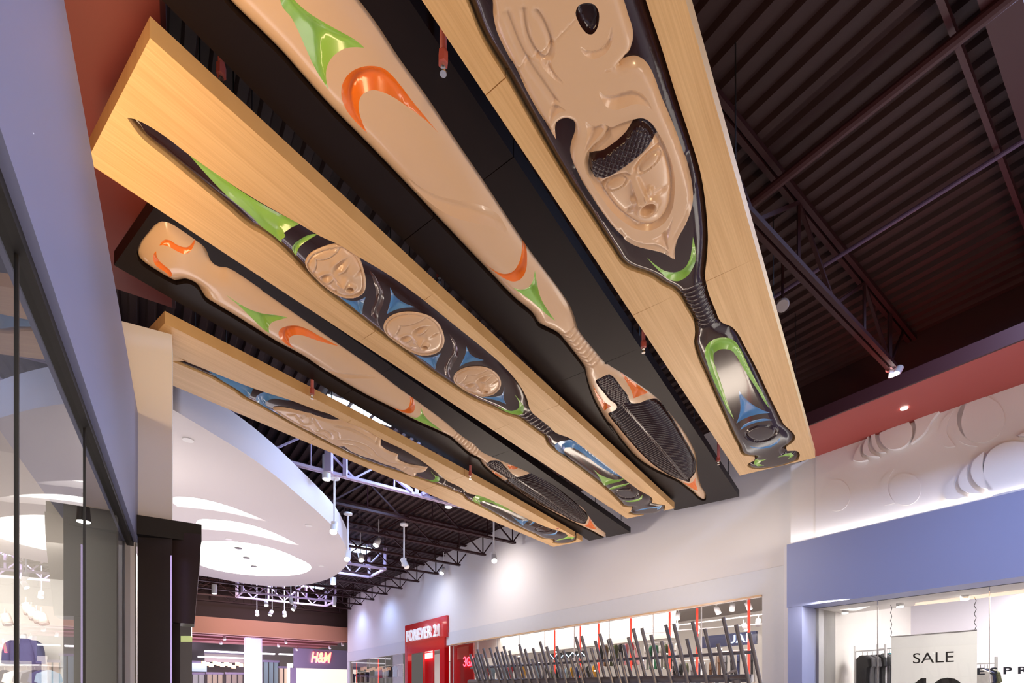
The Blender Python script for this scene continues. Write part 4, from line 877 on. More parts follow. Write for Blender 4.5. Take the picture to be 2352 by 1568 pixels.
cream_paddle(out4, H_B, 'cream glossy paddle with square butt and orange curls in the lower black board', 8, -6.3,
    [Hq([(1245, 885), (1340, 950), (1450, 1015), (1560, 1055), (1690, 1080), (1805, 1118), (1740, 1121), (1685, 1130), (1645, 1160), (1635, 1200), (1645, 1250), (1590, 1210), (1500, 1120), (1380, 1000)]), Kq([(1780, 335), (1850, 345), (1895, 325), (1915, 262), (1945, 320), (2000, 378), (2080, 440), (2155, 500), (2050, 460), (1900, 400)])],
    [Hq([(652, 467), (680, 428), (715, 410), (760, 415), (800, 440), (850, 465), (900, 478), (945, 466), (980, 450), (955, 490), (910, 518), (860, 518), (800, 490), (740, 464), (695, 458)]), Hq([(622, 515), (602, 540), (595, 588), (615, 630), (660, 665), (710, 700), (733, 728), (735, 758), (758, 740), (763, 700), (740, 660), (690, 620), (650, 590), (630, 560)]),
     A3([(275, 1000), (200, 960), (152, 912), (133, 862), (150, 825), (200, 808), (270, 815), (350, 850), (440, 905), (600, 1000), (500, 958), (400, 915), (320, 882), (260, 875), (225, 890), (215, 920), (235, 960)]), A3([(1000, 1450), (1070, 1462), (1125, 1450), (1148, 1415), (1142, 1370), (1175, 1410), (1186, 1450), (1168, 1480), (1120, 1488), (1050, 1475)]),
     A4([(380, 728), (430, 745), (495, 752), (460, 762), (415, 756)]), A4([(262, 765), (300, 780), (345, 812), (330, 820), (290, 800)]), A4([(978, 1182), (1010, 1178), (1024, 1145), (1050, 1195), (1078, 1228), (1025, 1208)])],
    A4([(218, 705), (258, 690), (300, 697), (390, 752), (435, 790), (462, 806), (520, 802), (580, 803), (700, 862), (850, 972), (960, 1070), (1010, 1138), (990, 1172), (940, 1165), (800, 1100), (650, 1030), (500, 940), (400, 880), (362, 855), (378, 832), (392, 822), (360, 800), (300, 765), (235, 730)]),
    A4([(440, 808), (985, 1170)]), A4([(440, 808)])[0],
    [((1034 + 6.6 * k, 1002 + 5.3 * k), (1052 + 6.6 * k, 995.5 + 4.6 * k)) for k in range(9)],
    A3([(360, 1090), (430, 1120), (520, 1150), (650, 1172), (800, 1188), (920, 1232), (800, 1216), (650, 1212), (520, 1182), (430, 1145)]))

# ---------------------------------------------------------------- board 5: maple, lowest, fish paddle
Lq = lambda p: [(340 + x * .1786, 680 + y * .1786) for x, y in p]
right5 = [XY(3.0, -7.55)] + pxy(Lq([(315, 765), (500, 850), (700, 930), (900, 1010), (1200, 1130), (1500, 1238), (1800, 1330), (2240, 1490)]) + Kq([(900, 326), (1000, 375), (1080, 412), (1200, 457), (1350, 524), (1480, 603), (1700, 708), (1950, 860), (2100, 978), (2190, 1052)]) + Jq([(200, 308), (290, 375), (400, 398), (600, 475), (900, 635), (1200, 768), (1440, 858), (1455, 885), (1500, 884), (1552, 886)]), H_W)
left5 = pxy(Jq([(1540, 908), (1480, 930), (1350, 942), (1272, 932), (1285, 912), (1240, 890), (1180, 885), (1050, 830), (850, 740), (600, 600), (400, 490), (250, 410), (215, 370), (100, 320), (0, 272)]) + Kq([(2050, 1060), (1850, 990), (1500, 880), (1200, 770), (900, 620), (600, 460), (300, 290), (100, 180), (0, 130)]) + Lq([(1100, 1170), (950, 1085), (800, 1000), (600, 910), (400, 825), (315, 790)]), H_W + .05)
out5 = right5 + left5
board('maple_ceiling_board', (2.51, -7.02, -8.36, 13.28, -7.07, -8.06), H_W, out5, [5.2, 7.9, 10.6], WOOD, 'lowest and farthest maple board, holding the dark paddle with the cream fish', WOOD, rm=-6.93)
Rl = Relief(out5, H_W + .05 + CAMH, g=.05, dome=.075, dome_w=.2)
Rl.region('blue_inlay', px(Lq([(480, 860), (700, 940), (900, 1020), (1200, 1130), (1370, 1185), (1340, 1215), (1312, 1255), (1300, 1300), (1200, 1235), (1050, 1135), (850, 1020), (650, 920)])), BLUE, vc(.05, 1.0), .025)
Rl.region('blue_inlay', px(Lq([(1385, 1290), (1402, 1262), (1470, 1250), (1600, 1272), (1750, 1312), (1900, 1372), (1730, 1335), (1610, 1312), (1545, 1320), (1510, 1350), (1530, 1400), (1600, 1452), (1700, 1520), (1780, 1572), (1600, 1485), (1460, 1395), (1400, 1335)])), BLUE, vc(.05, 1.1), .022)
fish = px(Kq([(305, 245), (350, 240), (420, 241), (500, 255), (640, 290), (800, 340), (950, 385), (1080, 415), (1200, 458), (1350, 530), (1440, 585), (1478, 610), (1484, 655), (1540, 700), (1670, 752), (1665, 800), (1760, 850), (1900, 880), (1992, 910), (1945, 932), (1860, 942), (1858, 975), (1820, 986), (1720, 930), (1620, 880), (1500, 842), (1400, 800), (1250, 750), (1150, 705), (1080, 655), (1030, 655), (950, 622), (850, 570), (750, 512), (620, 450), (480, 370), (370, 300)]))
Rl.region('carved_fish', fish, CREAM, raised(.035, .04), .022, label='cream carved fish relief')
for q_, w in [([(500, 300), (560, 300), (600, 350), (640, 400), (700, 400), (740, 370), (720, 320), (660, 310), (620, 340)], .03), ([(760, 350), (790, 400), (830, 460)], .03), ([(600, 420), (700, 450), (760, 500), (860, 530), (900, 560)], .03), ([(800, 480), (870, 470), (940, 520), (930, 570), (870, 580)], .03), ([(960, 470), (1010, 500), (1020, 550)], .03),
              ([(1040, 580), (1150, 585), (1280, 620), (1380, 680), (1440, 750), (1540, 810)], .03), ([(1080, 620), (1180, 640), (1280, 690), (1360, 740)], .03), ([(1000, 430), (1150, 470), (1300, 540), (1430, 620), (1440, 600)], .022), ([(1600, 830), (1700, 850), (1760, 880), (1720, 910)], .03), ([(1840, 895), (1900, 900)], .025), ([(360, 265), (460, 330), (560, 390), (640, 430)], .025)]:
    Rl.groove(px(Kq(q_)), w, .024)
Rl.region('green_inlay', px(Kq([(2012, 938), (2060, 988), (2105, 1012), (2116, 1035), (2090, 1054), (2035, 1055), (1950, 1040), (1855, 1010), (1970, 1028), (2045, 1032), (2068, 1012), (2050, 980)])), GREEN, vc(.05, 1.1), .02)
Rl.region('green_inlay', px(Jq([(330, 435), (345, 408), (400, 400), (490, 428), (700, 525), (960, 660), (850, 615), (700, 550), (560, 482), (470, 452), (425, 456), (420, 472), (450, 512), (560, 590), (660, 645), (735, 682), (600, 618), (460, 545), (375, 485)])), GREEN, vc(.05, 1.1), .022)
Rl.region('blue_inlay', px(Jq([(780, 615), (850, 658), (920, 680), (990, 692), (950, 712), (930, 742), (880, 702)])), BLUE, vc(.05, 1.0), .022)
Rl.region('blue_inlay', px(Jq([(1150, 700), (1060, 706), (985, 735), (1060, 722)])), BLUE, vc(.02, .8), .02)
Rl.region('round_recess', px(Jq([(1055, 782), (1090, 757), (1175, 748), (1255, 770), (1282, 800), (1225, 815), (1150, 818), (1085, 805)])), DARKP, lambda v, d: -.03 * np.clip(d / .012, 0, 1) + .03 * np.clip((d - .035) / .03, 0, 1), .02)
Rl.region('blue_inlay', px(Jq([(1332, 812), (1310, 840), (1240, 852), (1150, 842), (1235, 843), (1295, 828)])), BLUE, vc(.02, .8), .02)
Rl.region('green_inlay', px(Jq([(1300, 920), (1360, 898), (1450, 885), (1535, 888), (1500, 905), (1490, 895), (1400, 902)])), GREEN, vc(.015, .8), .02)
for k in range(10):
    u = k / 9; a = (1020 + .1956 * (10 + 195 * u), 1060 + .1956 * (272 + 95 * u)); b = (1020 + .1956 * (30 + 180 * u), 1060 + .1956 * (225 + 92 * u))
    Rl.groove([P(*a, H_W), P((a[0] + b[0]) / 2, (a[1] + b[1]) / 2, H_W), P(*b, H_W)], .02, .02, step=.06)
pad = empty('carved_paddle', (*XY(8.4, -7.6), H_W + CAMH + .05), 'dark glossy paddle with a cream fish and green inlays in the lowest maple board', 'paddle')
Rl.build(pad, 'paddle_body', DARKP)
# ================================================================= long shop window in the white wall
GL = 12.1
wt = [WT0] + [on_right(x, 1400, GL)[0] for x in (1611, 1500, 1399, 1319, 1251, 1192, 1142, 1098)] + [21.2]
hb = BAND_B
for i in range(len(wt) - 1):
    a, b = wt[i], wt[i + 1]
    r = empty('window_%d' % (10 + i), W(GL, (a + b) / 2, -1.6), None, None); r['kind'] = 'structure'
    mesh('pane', [W(GL, a + .008, -1.6), W(GL, b - .008, -1.6), W(GL, b - .008, hb), W(GL, a + .008, hb)], [(3, 2, 1, 0)], GLASS2, r)
    MB().box(W, GL - .01, GL + .02, b - .008, b + .008, -1.6, hb).build('joint_seal', WHITEM, r)
struct(MB().box(W, 18.6, 18.8, 4, 36, -1.6, 3.4).build('wall_shop_right_back', E_INT))
struct(MB().box(W, 12.3, 18.6, 5.0, 5.2, -1.6, 3.4).build('wall_shop_right_side', E_INT))
struct(MB().box(W, 12.31, 18.6, 4, 36, 3.1, 3.2).build('ceiling_shop_right', mat('grey_shop_ceiling', (.30, .27, .26), .6)))
struct(MB().box(W, 14.0, 14.3, 10.3, 26, 1.85, 3.1).build('wall_shop_right_bulkhead', mat('cream_bulkhead', (.80, .75, .70), .5)))
area('shop_light_right', tuple(W(14.6, 13, 2.9)), tuple(W(15.6, 13, 0)), 14, 520, (1, .93, .85), 3.0)
area('shop_light_right_far', tuple(W(14.6, 30, 2.9)), tuple(W(15.6, 30, 0)), 10, 380, (1, .93, .85), 3.0)
# ceiling tracks and spots in the shop
tr = MB(); tr.bar(W(12.7, 6, 2.02), W(12.7, 15, 2.02), .05, .03); tag(tr.build('lighting_track', WHITEM), 'white lighting track just inside the top of the long shop window', 'lighting track')
tr = MB(); tr.bar(W(14.2, 6.2, 1.95), W(13.0, 10.5, 1.95), .06, .03); tag(tr.build('lighting_track', WHITEM), 'white lighting track running deeper into the shop behind the pipe ends', 'lighting track')
def track_head(p, label, group=None, tilt=(.3, -.2), lit=True, s=1., name='spotlight', body=None, up=None):
    d = Vector((tilt[0], tilt[1], -1)).normalized(); p = Vector(p)
    r = empty(name, p, label, 'lamp', group)
    lb_ = MB().tube(p, p + d * .16 * s, .055 * s, 14, r2=.06 * s).build('lamp_body', body or WHITEM, r, True)
    MB().tube(p + d * .16 * s, p + d * .165 * s, .052 * s, 14).build('lamp_face', E_LAMP if lit else WHITEM, lb_)
    MB().bar(Vector((p.x, p.y, up)) if up else p + Vector((0, 0, .10 * s)), p, .015 * s).build('bracket', body or WHITEM, r)
    return r
lamp_px = [(1716, 1392), (1683, 1395), (1645, 1402), (1558, 1415), (1500, 1430), (1556, 1440), (1504, 1437), (1603, 1446), (1708, 1440), (1742, 1430), (1430, 1470), (1322, 1482)]
for i, (x, y) in enumerate(lamp_px):
    Y = on_right(x, y, 12.9 if y < 1425 else 14.2); c = 12.9 if y < 1425 else 14.2
    track_head(W(c, Y[0], Y[1] + .1), 'white track spotlight glowing inside the long window, %s' % ['nearest the pale pier', 'second from the pale pier', 'third from the pale pier', 'fourth from the pale pier', 'fifth from the pale pier', 'low between the pipes', 'low beside the fifth', 'behind the tallest pipe', 'low beside the last red tube', 'against the pale pier, low', 'left of the light band', 'far left over the clothes'][i], None, (.25 * (-1)**i, -.3), i not in (1, 9), 1.25)
for k in range(34):
    x = random.uniform(1095, 1735); y = random.uniform(1458, 1556); c = random.uniform(13.5, 17.5); t_, h_ = on_right(x, y, c)
    o = MB().tube(W(c, t_, h_), W(c, t_, h_ - .03), .045, 10).build('spot_bulb', E_LAMP); tag(o, 'small bright bulb reflected and glowing deep in the long shop', 'bulb', 'small bright bulbs deep in the long shop')
# red light tubes hanging in the window
for i, x in enumerate((1720, 1601, 1538, 1449, 1375, 1333, 1274)):
    t_, h_ = on_right(x, 1420, 12.5); w_ = .035 if i not in (2,) else .03
    o = MB().tube(W(12.5, t_, -1.2), W(12.5, t_, hb + .02), .032, 10).build('red_light_tube', E_RED)
    tag(o, 'red glowing vertical tube in the long window, %s from the pale pier' % ORD[i], 'light tube', 'red light tubes in the long window')
# neon word on the dark panel inside
def nf(c, t, h): return wall_frame(c, t, h)
tN, hN = on_right(1682, 1468, 14.5)
r = empty('neon_sign', W(14.5, tN, hN), 'dark blue neon sign panel with reversed letters hanging inside the long window', 'sign')
ta, _ = on_right(1610, 1468, 14.5); tb, _ = on_right(1735, 1468, 14.5)
MB().box(W, 14.55, 14.62, tb, ta, hN - .19, hN + .19).build('sign_board', mat('navy_sign_panel', (.02, .025, .08), .3), r)
text('neon_letters', 'UAE', nf(14.53, tN - .2, hN), .36, E_NEON, r, .01, 1.2)
tS, hS = on_right(1300, 1504, 14.8)
r = empty('zigzag_sign', W(14.8, tS, hS), 'black display shelf with white zigzag neon strokes over the clothes', 'sign')
ta, _ = on_right(1262, 1500, 14.8); tb, _ = on_right(1342, 1500, 14.8)
MB().box(W, 14.85, 14.95, tb, ta, hS - .13, hS + .13).build('sign_board', BLACK, r)
m = MB(); n = 9
for i in range(n):
    a = ta + (tb - ta) * i / n; b = ta + (tb - ta) * (i + 1) / n; m.bar(W(14.83, a, hS - .1 if i % 2 else hS + .1), W(14.83, b, hS + .1 if i % 2 else hS - .1), .02)
m.build('zigzag_tube', E_NEON, r)
# hanging clothes
CLO = [('black', (.02, .02, .022)), ('olive green', (.11, .12, .05)), ('dusty pink', (.62, .26, .28)), ('mustard', (.70, .35, .03)), ('pale denim', (.30, .42, .55)), ('white', (.75, .72, .70)), ('navy', (.03, .04, .12)), ('red', (.55, .03, .05)), ('bottle green', (.03, .16, .08)), ('grey', (.25, .25, .27)), ('teal', (.05, .40, .48)), ('brown', (.20, .10, .05))]
CM = {n: mat('cloth_' + n.replace(' ', '_'), c, .85, noise=.25, nscale=9) for n, c in CLO}
def garment(p, ax, w, hh, nm, label, group, parent_name='hanging_garment'):
    """p top centre; ax horizontal width direction"""
    ax = Vector(ax).normalized(); dp = Vector((-ax.y, ax.x, 0)) * .05; p = Vector(p)
    prof = [(.07, 0), (.5, -.10), (.58, -.30), (.44, -.34), (.40, -.55), (.42, -1.0)]
    v = []; f = []
    for sgn in (-1, 1):
        for a, b in prof: v.append(p + ax * (a * w * sgn) + Vector((0, 0, b * hh)) + dp * .6); v.append(p + ax * (a * w * sgn) + Vector((0, 0, b * hh)) - dp * .6)
    n = len(prof)
    for i in range(n - 1):
        a0, a1 = 2 * i, 2 * i + 2; b0, b1 = 2 * n + 2 * i, 2 * n + 2 * i + 2
        f += [(a0, a1, b1, b0), (a0 + 1, b0 + 1, b1 + 1, a1 + 1), (a0, a0 + 1, a1 + 1, a1), (b0, b1, b1 + 1, b0 + 1)]
    r = empty(parent_name, p, label, 'clothing', group)
    mesh('garment_cloth', v, f, CM[nm], r)
    MB().tube(p + Vector((0, 0, .08)), p - Vector((0, 0, .01)), .006, 5).build('hanger_hook', SILVER, r)
    return r
cols = ['black', 'grey', 'pale denim', 'mustard', 'navy', 'white', 'olive green', 'brown', 'dusty pink', 'black', 'bottle green', 'black', 'navy', 'grey', 'olive green', 'red']
kk = 0
for x0, x1, y, c, n, ch in [(1100, 1260, 1528, 15.5, 11, ['white', 'red', 'pale denim', 'white', 'pale denim', 'red', 'grey', 'mustard', 'white', 'pale denim', 'black']), (1265, 1372, 1530, 15.0, 9, ['olive green', 'black', 'grey', 'pale denim', 'mustard', 'navy', 'brown', 'black', 'mustard']), (1375, 1470, 1478, 15.2, 8, ['black', 'brown', 'olive green', 'olive green', 'black', 'dusty pink', 'red', 'dusty pink']), (1480, 1560, 1480, 14.8, 7, ['white', 'bottle green', 'bottle green', 'white', 'olive green', 'black', 'white']), (1545, 1640, 1522, 14.4, 7, ['black', 'black', 'olive green', 'grey', 'navy', 'white', 'brown']), (1645, 1735, 1500, 14.3, 6, ['brown', 'grey', 'black', 'navy', 'white', 'black']),
                           (806, 850, 1545, 16.0, 4, ['navy', 'black', 'brown', 'navy']), (868, 926, 1530, 16.0, 5, ['red', 'white', 'black', 'pale denim', 'grey'])]:
    ta, _ = on_right(x0, y, c); tb, _ = on_right(x1, y, c); hh = on_right((x0 + x1) / 2, y, c)[1]
    side = {1100: 'at the far left of the long window', 1265: 'left of centre in the long window', 1375: 'in the middle of the long window', 1480: 'beside the second red tube', 1545: 'behind the right-hand pipes', 1645: 'under the neon panel', 806: 'in the far window by the light reflections', 868: 'in the far window beside the red doorway'}[x0]
    rr = empty('clothes_rail', W(c, (ta + tb) / 2, hh + .08), 'chrome clothes rail %s' % side, 'clothes rail')
    MB().tube(W(c, ta, hh + .08), W(c, tb, hh + .08), .015, 6).build('rail_bar', SILVER, rr)
    for e in (ta, tb): MB().tube(W(c, e, hh + .08), W(c, e, -1.6), .02, 6).build('rail_post', SILVER, rr)
    for i in range(n):
        t_ = ta + (tb - ta) * (i + .5) / n; nm = ch[i % len(ch)]
        garment(W(c, t_, hh), (N2[0] + .5 * W2[0], N2[1] + .5 * W2[1], 0), .50, .85, nm, '%s garment hanging %s, %s on its rail' % (nm, side, nth(i)), '%s garments %s' % (nm, side))
# ---- red doorway with the shop name
tl, th = on_right(930, 1437, 11.95); tr_, trh = on_right(1026, 1412, 11.95)
r = empty('red_shop_portal', W(11.95, (tl + tr_) / 2, -1.6), 'bright red glossy shop entrance portal with white lettering', 'shop entrance')
PT = (th + trh) / 2
MB().box(W, 11.95, 12.2, tr_, tl, PT - 1.05, PT).build('portal_head', REDG, r)
tm0 = on_right(1026 - 5, 1480, 11.95)[0]
dl = on_right(936, 1500, 11.95)[0]; dr = on_right(1010, 1500, 11.95)[0]
hd = on_right(970, 1497, 11.95)[1]
MB().box(W, 11.95, 12.2, dl, tl, -1.6, PT - 1.0).build('portal_jamb', REDG, r)
MB().box(W, 11.95, 12.2, tm0, dr, -1.6, PT - 1.0).build('portal_jamb', REDG, r)
MB().box(W, 11.96, 12.2, dr, dl, hd, PT - 1.0).build('portal_lintel', REDG, r)
MB().box(W, 12.9, 13.0, on_right(972, 1520, 12.9)[0], dl, -1.6, hd + .1).build('door_leaf', REDG, r)
MB().box(W, 12.6, 12.7, on_right(994, 1520, 12.6)[0], on_right(976, 1520, 12.6)[0], -1.6, hd + .1).build('door_leaf', REDG, r)
ts, hs_ = on_right(971, 1454, 11.9)
hgt = 27 / F * (ts * W2[1] + 11.9 * N2[1])
t_text_w = on_right(934, 1460, 11.9)[0] - on_right(1008, 1460, 11.9)[0]
oo = text('sign_letters', 'FOREVER 21', wall_frame(11.86, ts, hs_), 1.0, mat('white_letter_face', (.8, .8, .85), .4, emit=(.9, .92, 1), estr=.35), r, .05, 1.0, bold=.012)
bb = oo.data; xs = np.array([tuple(v_.co) for v_ in bb.vertices]); cm = np.array(wall_frame(11.86, ts, hs_).translation); xa = np.array((-W2[0], -W2[1], 0))
proj = (xs - cm) @ xa; wcur = proj.max() - proj.min(); hcur = xs[:, 2].max() - xs[:, 2].min(); mid = (proj.max() + proj.min()) / 2; zmid = (xs[:, 2].max() + xs[:, 2].min()) / 2
for v_ in bb.vertices:
    c_ = np.array(tuple(v_.co)); pr = float((c_ - cm) @ xa); c_ = c_ + xa * ((pr - mid) * (t_text_w / wcur) - pr); c_[2] = hs_ + CAMH + (c_[2] - zmid) * (hgt / hcur); v_.co = c_
# red panels behind the glass right of the portal
ra, _ = on_right(1032, 1500, 12.35); rb, _ = on_right(1084, 1500, 12.35)
r = empty('red_window_panel', W(12.35, (ra + rb) / 2, -1.6), 'red panel behind the glass right of the shop portal, with pink reversed letters', 'panel')
MB().box(W, 12.4, 12.5, rb, ra, -1.6, hb).build('panel_sheet', REDG, r)
MB().box(W, 12.36, 12.4, on_right(1076, 1500, 12.36)[0], on_right(1050, 1500, 12.36)[0], on_right(1063, 1513, 12.36)[1], on_right(1063, 1485, 12.36)[1]).build('panel_inset', mat('pale_red_reflection_panel', (.65, .10, .07), .3), r)
tt, h_ = on_right(1076, 1520, 12.34); text('panel_letters', 'ЗGA', wall_frame(12.34, tt, h_), .62, E_PINK, r, .01, .8)
# far window left of the portal
fa = on_right(926, 1510, GL)[0]; fb = T_ENDW - .45; fe_ = [fa, fa + 2.6, fa + 5.2, fb]
hb2 = on_right(926, 1499, GL)[1]
for i in range(3):
    r = empty('window_%d' % (20 + i), W(GL, (fe_[i] + fe_[i + 1]) / 2, -1.6), None, None); r['kind'] = 'structure'
    mesh('pane', [W(GL, fe_[i] + .01, -1.6), W(GL, fe_[i + 1] - .01, -1.6), W(GL, fe_[i + 1] - .01, BAND_B - .05), W(GL, fe_[i] + .01, BAND_B - .05)], [(3, 2, 1, 0)], GLASS2, r)
    MB().box(W, GL - .01, GL + .02, fe_[i + 1] - .01, fe_[i + 1] + .01, -1.6, BAND_B - .05).build('joint_seal', WHITEM, r)
for x in (819, 869):
    t_, _ = on_right(x, 1540, 12.5); o = MB().tube(W(12.5, t_, -1.5), W(12.5, t_, BAND_B - .1), .025, 8).build('red_light_tube', E_RED); tag(o, 'thin red tube in the far window left of the red portal, %s one' % ('farther' if x < 850 else 'nearer'), 'light tube')

# ================================================================= pipe sculpture in front of the long window
U0 = (1082, 1534, 9.3); U1 = (1733, 1497, 5.85); L0 = (1078, 1566, 9.3); L1 = (1728, 1557, 5.75)
def lerp(a, b, u): return [a[i] + (b[i] - a[i]) * u for i in range(3)]
def persp(a, b, x):      # point on the 3D segment a-b that lies at image column x
    A_ = at_depth(*a); B_ = at_depth(*b); lo, hi = -.2, 1.2
    for _ in range(40):
        m_ = (lo + hi) / 2; p = A_.lerp(B_, m_); q = CX + F * p.x / p.y
        if q < x: lo = m_
        else: hi = m_
    return A_.lerp(B_, lo)
r = empty('pipe_sculpture_frame', at_depth(1400, 1594, 7.3), 'two long grey horizontal pipes carrying the leaning pipes before the window', 'sculpture')
MB().tube(at_depth(*U0), at_depth(*U1), .020, 14).build('upper_rail', GREYP, r, False)
MB().tube(at_depth(*L0), at_depth(*L1), .047, 18).build('lower_rail', GREYP, r, False)
_a = at_depth(1690, 1562, 5.75); _b = at_depth(1706, 1640, 5.7); MB().tube(_a, _a + (_b - _a) * (_a.z / (_a.z - _b.z)), .045, 12).build('support_post', GREYP, r)
A_p = at_depth(1690, 1562, 5.75); MB().bar(at_depth(1668, 1548, 5.7), at_depth(1690, 1538, 5.7), .05, .02).build('fixing_plate', GREYP, r)
N5 = lambda x, y: (1060 + x * .17, 1330 + y * .17)
S6 = lambda x, y: (1400 + x * .4048, 1300 + y * .4048)
R1 = lambda x, y: (1460 + x * .17, 1350 + y * .17)
tops = [N5(*q) for q in [(118, 1015), (190, 1010), (212, 945), (295, 935), (170, 1060), (265, 1010), (382, 925), (450, 990), (470, 915), (540, 975), (568, 905), (645, 965), (715, 1030), (780, 880), (770, 1060), (855, 940), (950, 1075), (965, 930), (1048, 1000), (1060, 840), (1148, 910), (1265, 1050), (1285, 905), (1375, 962), (1470, 1035), (1540, 775), (1545, 1025), (1620, 765), (1750, 925), (1805, 830), (1868, 735), (1980, 812), (2135, 985), (2185, 885), (2252, 782)]] + \
    [S6(*q) for q in [(0, 410), (55, 492)]] + [(1454, 1443), (1474, 1442)] + [R1(*q) for q in [(205, 630), (345, 718), (405, 495), (515, 485), (690, 685), (765, 450), (930, 550), (1110, 750), (1180, 395), (1355, 495), (1535, 600)]]
tops = sorted(tops)
for i, (x, y) in enumerate(tops):
    u = (x - 1082) / 650; lean = .315 - .10 * max(0, min(1, u)); xb = x + lean * (1600 - y)
    pb = persp(L0, L1, x + lean * (1562 - y)); dpt = pb.y - .072 + (.144 if i % 2 else 0)
    top = at_depth(x, y, dpt); bot = at_depth(xb + 12, 1650, dpt); bot = top + (bot - top) * ((top.z - .01) / (top.z - bot.z))
    o = MB().tube(top, bot, .0225, 12).build('leaning_pipe', GREYP, None, False)
    tag(o, '%s grey leaning pipe of the sculpture, %s from its far left end' % ('tall' if y < 1490 else 'short', nth(i)), 'pipe', 'leaning pipes of the sculpture')

# ================================================================= right-hand neighbour shop
RG = 11.9
gt0 = on_right(1842, 1401, RG)[0]
gm = [gt0, on_right(2016, 1450, RG)[0], on_right(2273, 1450, RG)[0], on_right(2560, 1450, RG)[0], -3]
gh = on_right(1842, 1401, RG)[1]
for i in range(4):
    a, b = gm[i + 1], gm[i]
    r = empty('window_%d' % (25 + i), W(RG, (a + b) / 2, -1.6), None, None); r['kind'] = 'structure'
    mesh('pane', [W(RG, a + .006, -1.6), W(RG, b - .006, -1.6), W(RG, b - .006, gh), W(RG, a + .006, gh)], [(3, 2, 1, 0)], GLASS2, r)
    MB().box(W, RG - .012, RG + .012, a - .006, a + .006, -1.6, gh).build('joint_seal', SILVER, r)
struct(MB().box(W, RG - .02, RG + .02, -9, gt0 + .02, gh - .004, gh + .02).build('trim_20', BLACK))
struct(MB().box(W, 11.9, 13.3, -9, gt0 + .3, FB + .012, FB + .05).build('trim_21', WHITEW))
struct(MB().box(W, 12.0, 19, on_right(1842, 1500, 12.0)[0] + .25, on_right(1842, 1500, 12.0)[0] + .4, -1.6, 3.4).build('wall_corner_shop_side', mat('pale_shop_wall', (.80, .78, .82), .5)))
struct(MB().box(W, 18, 18.2, -9, 6.2, -1.6, 3.5).build('wall_corner_shop_back', mat('pale_lilac_shop_wall', (.74, .71, .80), .6)))
def gdeck():
    v = []; f = []; c = 13.4; prof = []
    while c < 19: prof += [(c, 0), (c + .10, 0), (c + .12, .05), (c + .20, .05)]; c += .22
    for t in (-9, 6):
        for cc, z in prof: v.append(W(cc, t, 2.75 + z))
    n = len(prof); return v, [(i, i + n, i + n + 1, i + 1) for i in range(n - 1)]
v, f = gdeck(); struct(mesh('ceiling_corner_shop', v, f, mat('dark_grey_deck', (.12, .115, .115), .5, metal=.2)))
struct(MB().box(W, 12.0, 13.4, -9, 5.6, 1.98, 2.06).build('ceiling_corner_shop_soffit', mat('greige_soffit', (.55, .53, .50), .6)))
struct(MB().box(W, 13.4, 13.46, -9, 5.6, 1.98, 2.9).build('ceiling_corner_shop_edge', mat('greige_edge', (.55, .53, .50), .6)))
area('corner_shop_light', tuple(W(15.5, 2.0, 2.6)), tuple(W(15.5, 3.0, 0)), 6, 560, (1, .96, .93), 3.0)
area('corner_shop_wall_light', tuple(W(12.7, 3.0, 1.9)), tuple(W(12.9, 3.2, -1)), 5, 170, (1, .95, .88), .4)
for i, (x, y, nm) in enumerate([(1941, 1400, 'first'), (2067, 1388, 'second'), (2216, 1372, 'third')]):
    t_, h_ = on_right(x, y, 12.7); r = empty('soffit_downlight', W(12.7, t_, 1.98), 'white cylinder downlight under the corner shop soffit, %s from the periwinkle jamb' % nm, 'lamp')
    MB().tube(W(12.7, t_, 1.98), W(12.7, t_, 1.82), .065, 16).build('lamp_body', WHITEM, r, False); MB().tube(W(12.7, t_, 1.82), W(12.7, t_, 1.80), .06, 16).build('lamp_face', E_LAMP, r)
for i, (x0, y0, nm) in enumerate([(2295, 1367, 'upper'), (2330, 1390, 'lower')]):
    p = on_right(x0, y0, 15.0 + i * .9); t_ = p[0]
    o = MB().box(W, 14.8 + i * 1.0, 15.1 + i * 1.0, t_ - 1.4, t_ + .2, 2.70, 2.74).build('fluorescent_panel', E_STRIP); tag(o, '%s white fluorescent panel on the corrugated ceiling of the corner shop' % nm, 'ceiling light')
for i in range(3):
    o = MB().bar(W(13.5, 4.6 - 1.5 * i, 2.66), W(18, 2.6 - 1.5 * i, 2.66), .04).build('ceiling_conduit', WHITEM); tag(o, 'thin pale conduit under the corner shop deck, %s from the left' % ORD[i], 'conduit')
# sale banner
ba = on_right(2047, 1462, 12.3); bb_ = on_right(2244, 1447, 12.3); bh = (ba[1] + bb_[1]) / 2
r = empty('sale_banner', W(12.3, (ba[0] + bb_[0]) / 2, bh), 'white fabric sale banner hanging on two chains in the corner shop window', 'banner')
v = []; f = []; n = 16
for i in range(n + 1):
    t_ = ba[0] + (bb_[0] - ba[0]) * i / n
    for j in range(9): v.append(W(12.3 + .01 * math.sin(i * .9 + j * .7), t_, bh - j * .22))
for i in range(n):
    for j in range(8): f.append((i * 9 + j, i * 9 + j + 1, i * 9 + j + 10, i * 9 + j + 9))
mesh('banner_cloth', v, f, mat('white_banner_cloth', (.82, .82, .79), .8, trans=.5), r, True)
MB().tube(W(12.3, ba[0], bh), W(12.3, bb_[0], bh), .014, 8).build('banner_rod', WHITEM, r)
INK = mat('black_print', (.02, .02, .02), .6)
tc, hc = on_right(2142, 1511, 12.26); sz = 25 / F * (W(12.26, tc, 0).y) / .72
text('banner_word', 'SALE', wall_frame(12.27, tc, hc), sz, INK, r, .002, 1.05)
tc, hc = on_right(2138, 1594, 12.26); text('banner_number', '40', wall_frame(12.27, tc, hc), sz * 2.6, INK, r, .002, 1.3, bold=.02)
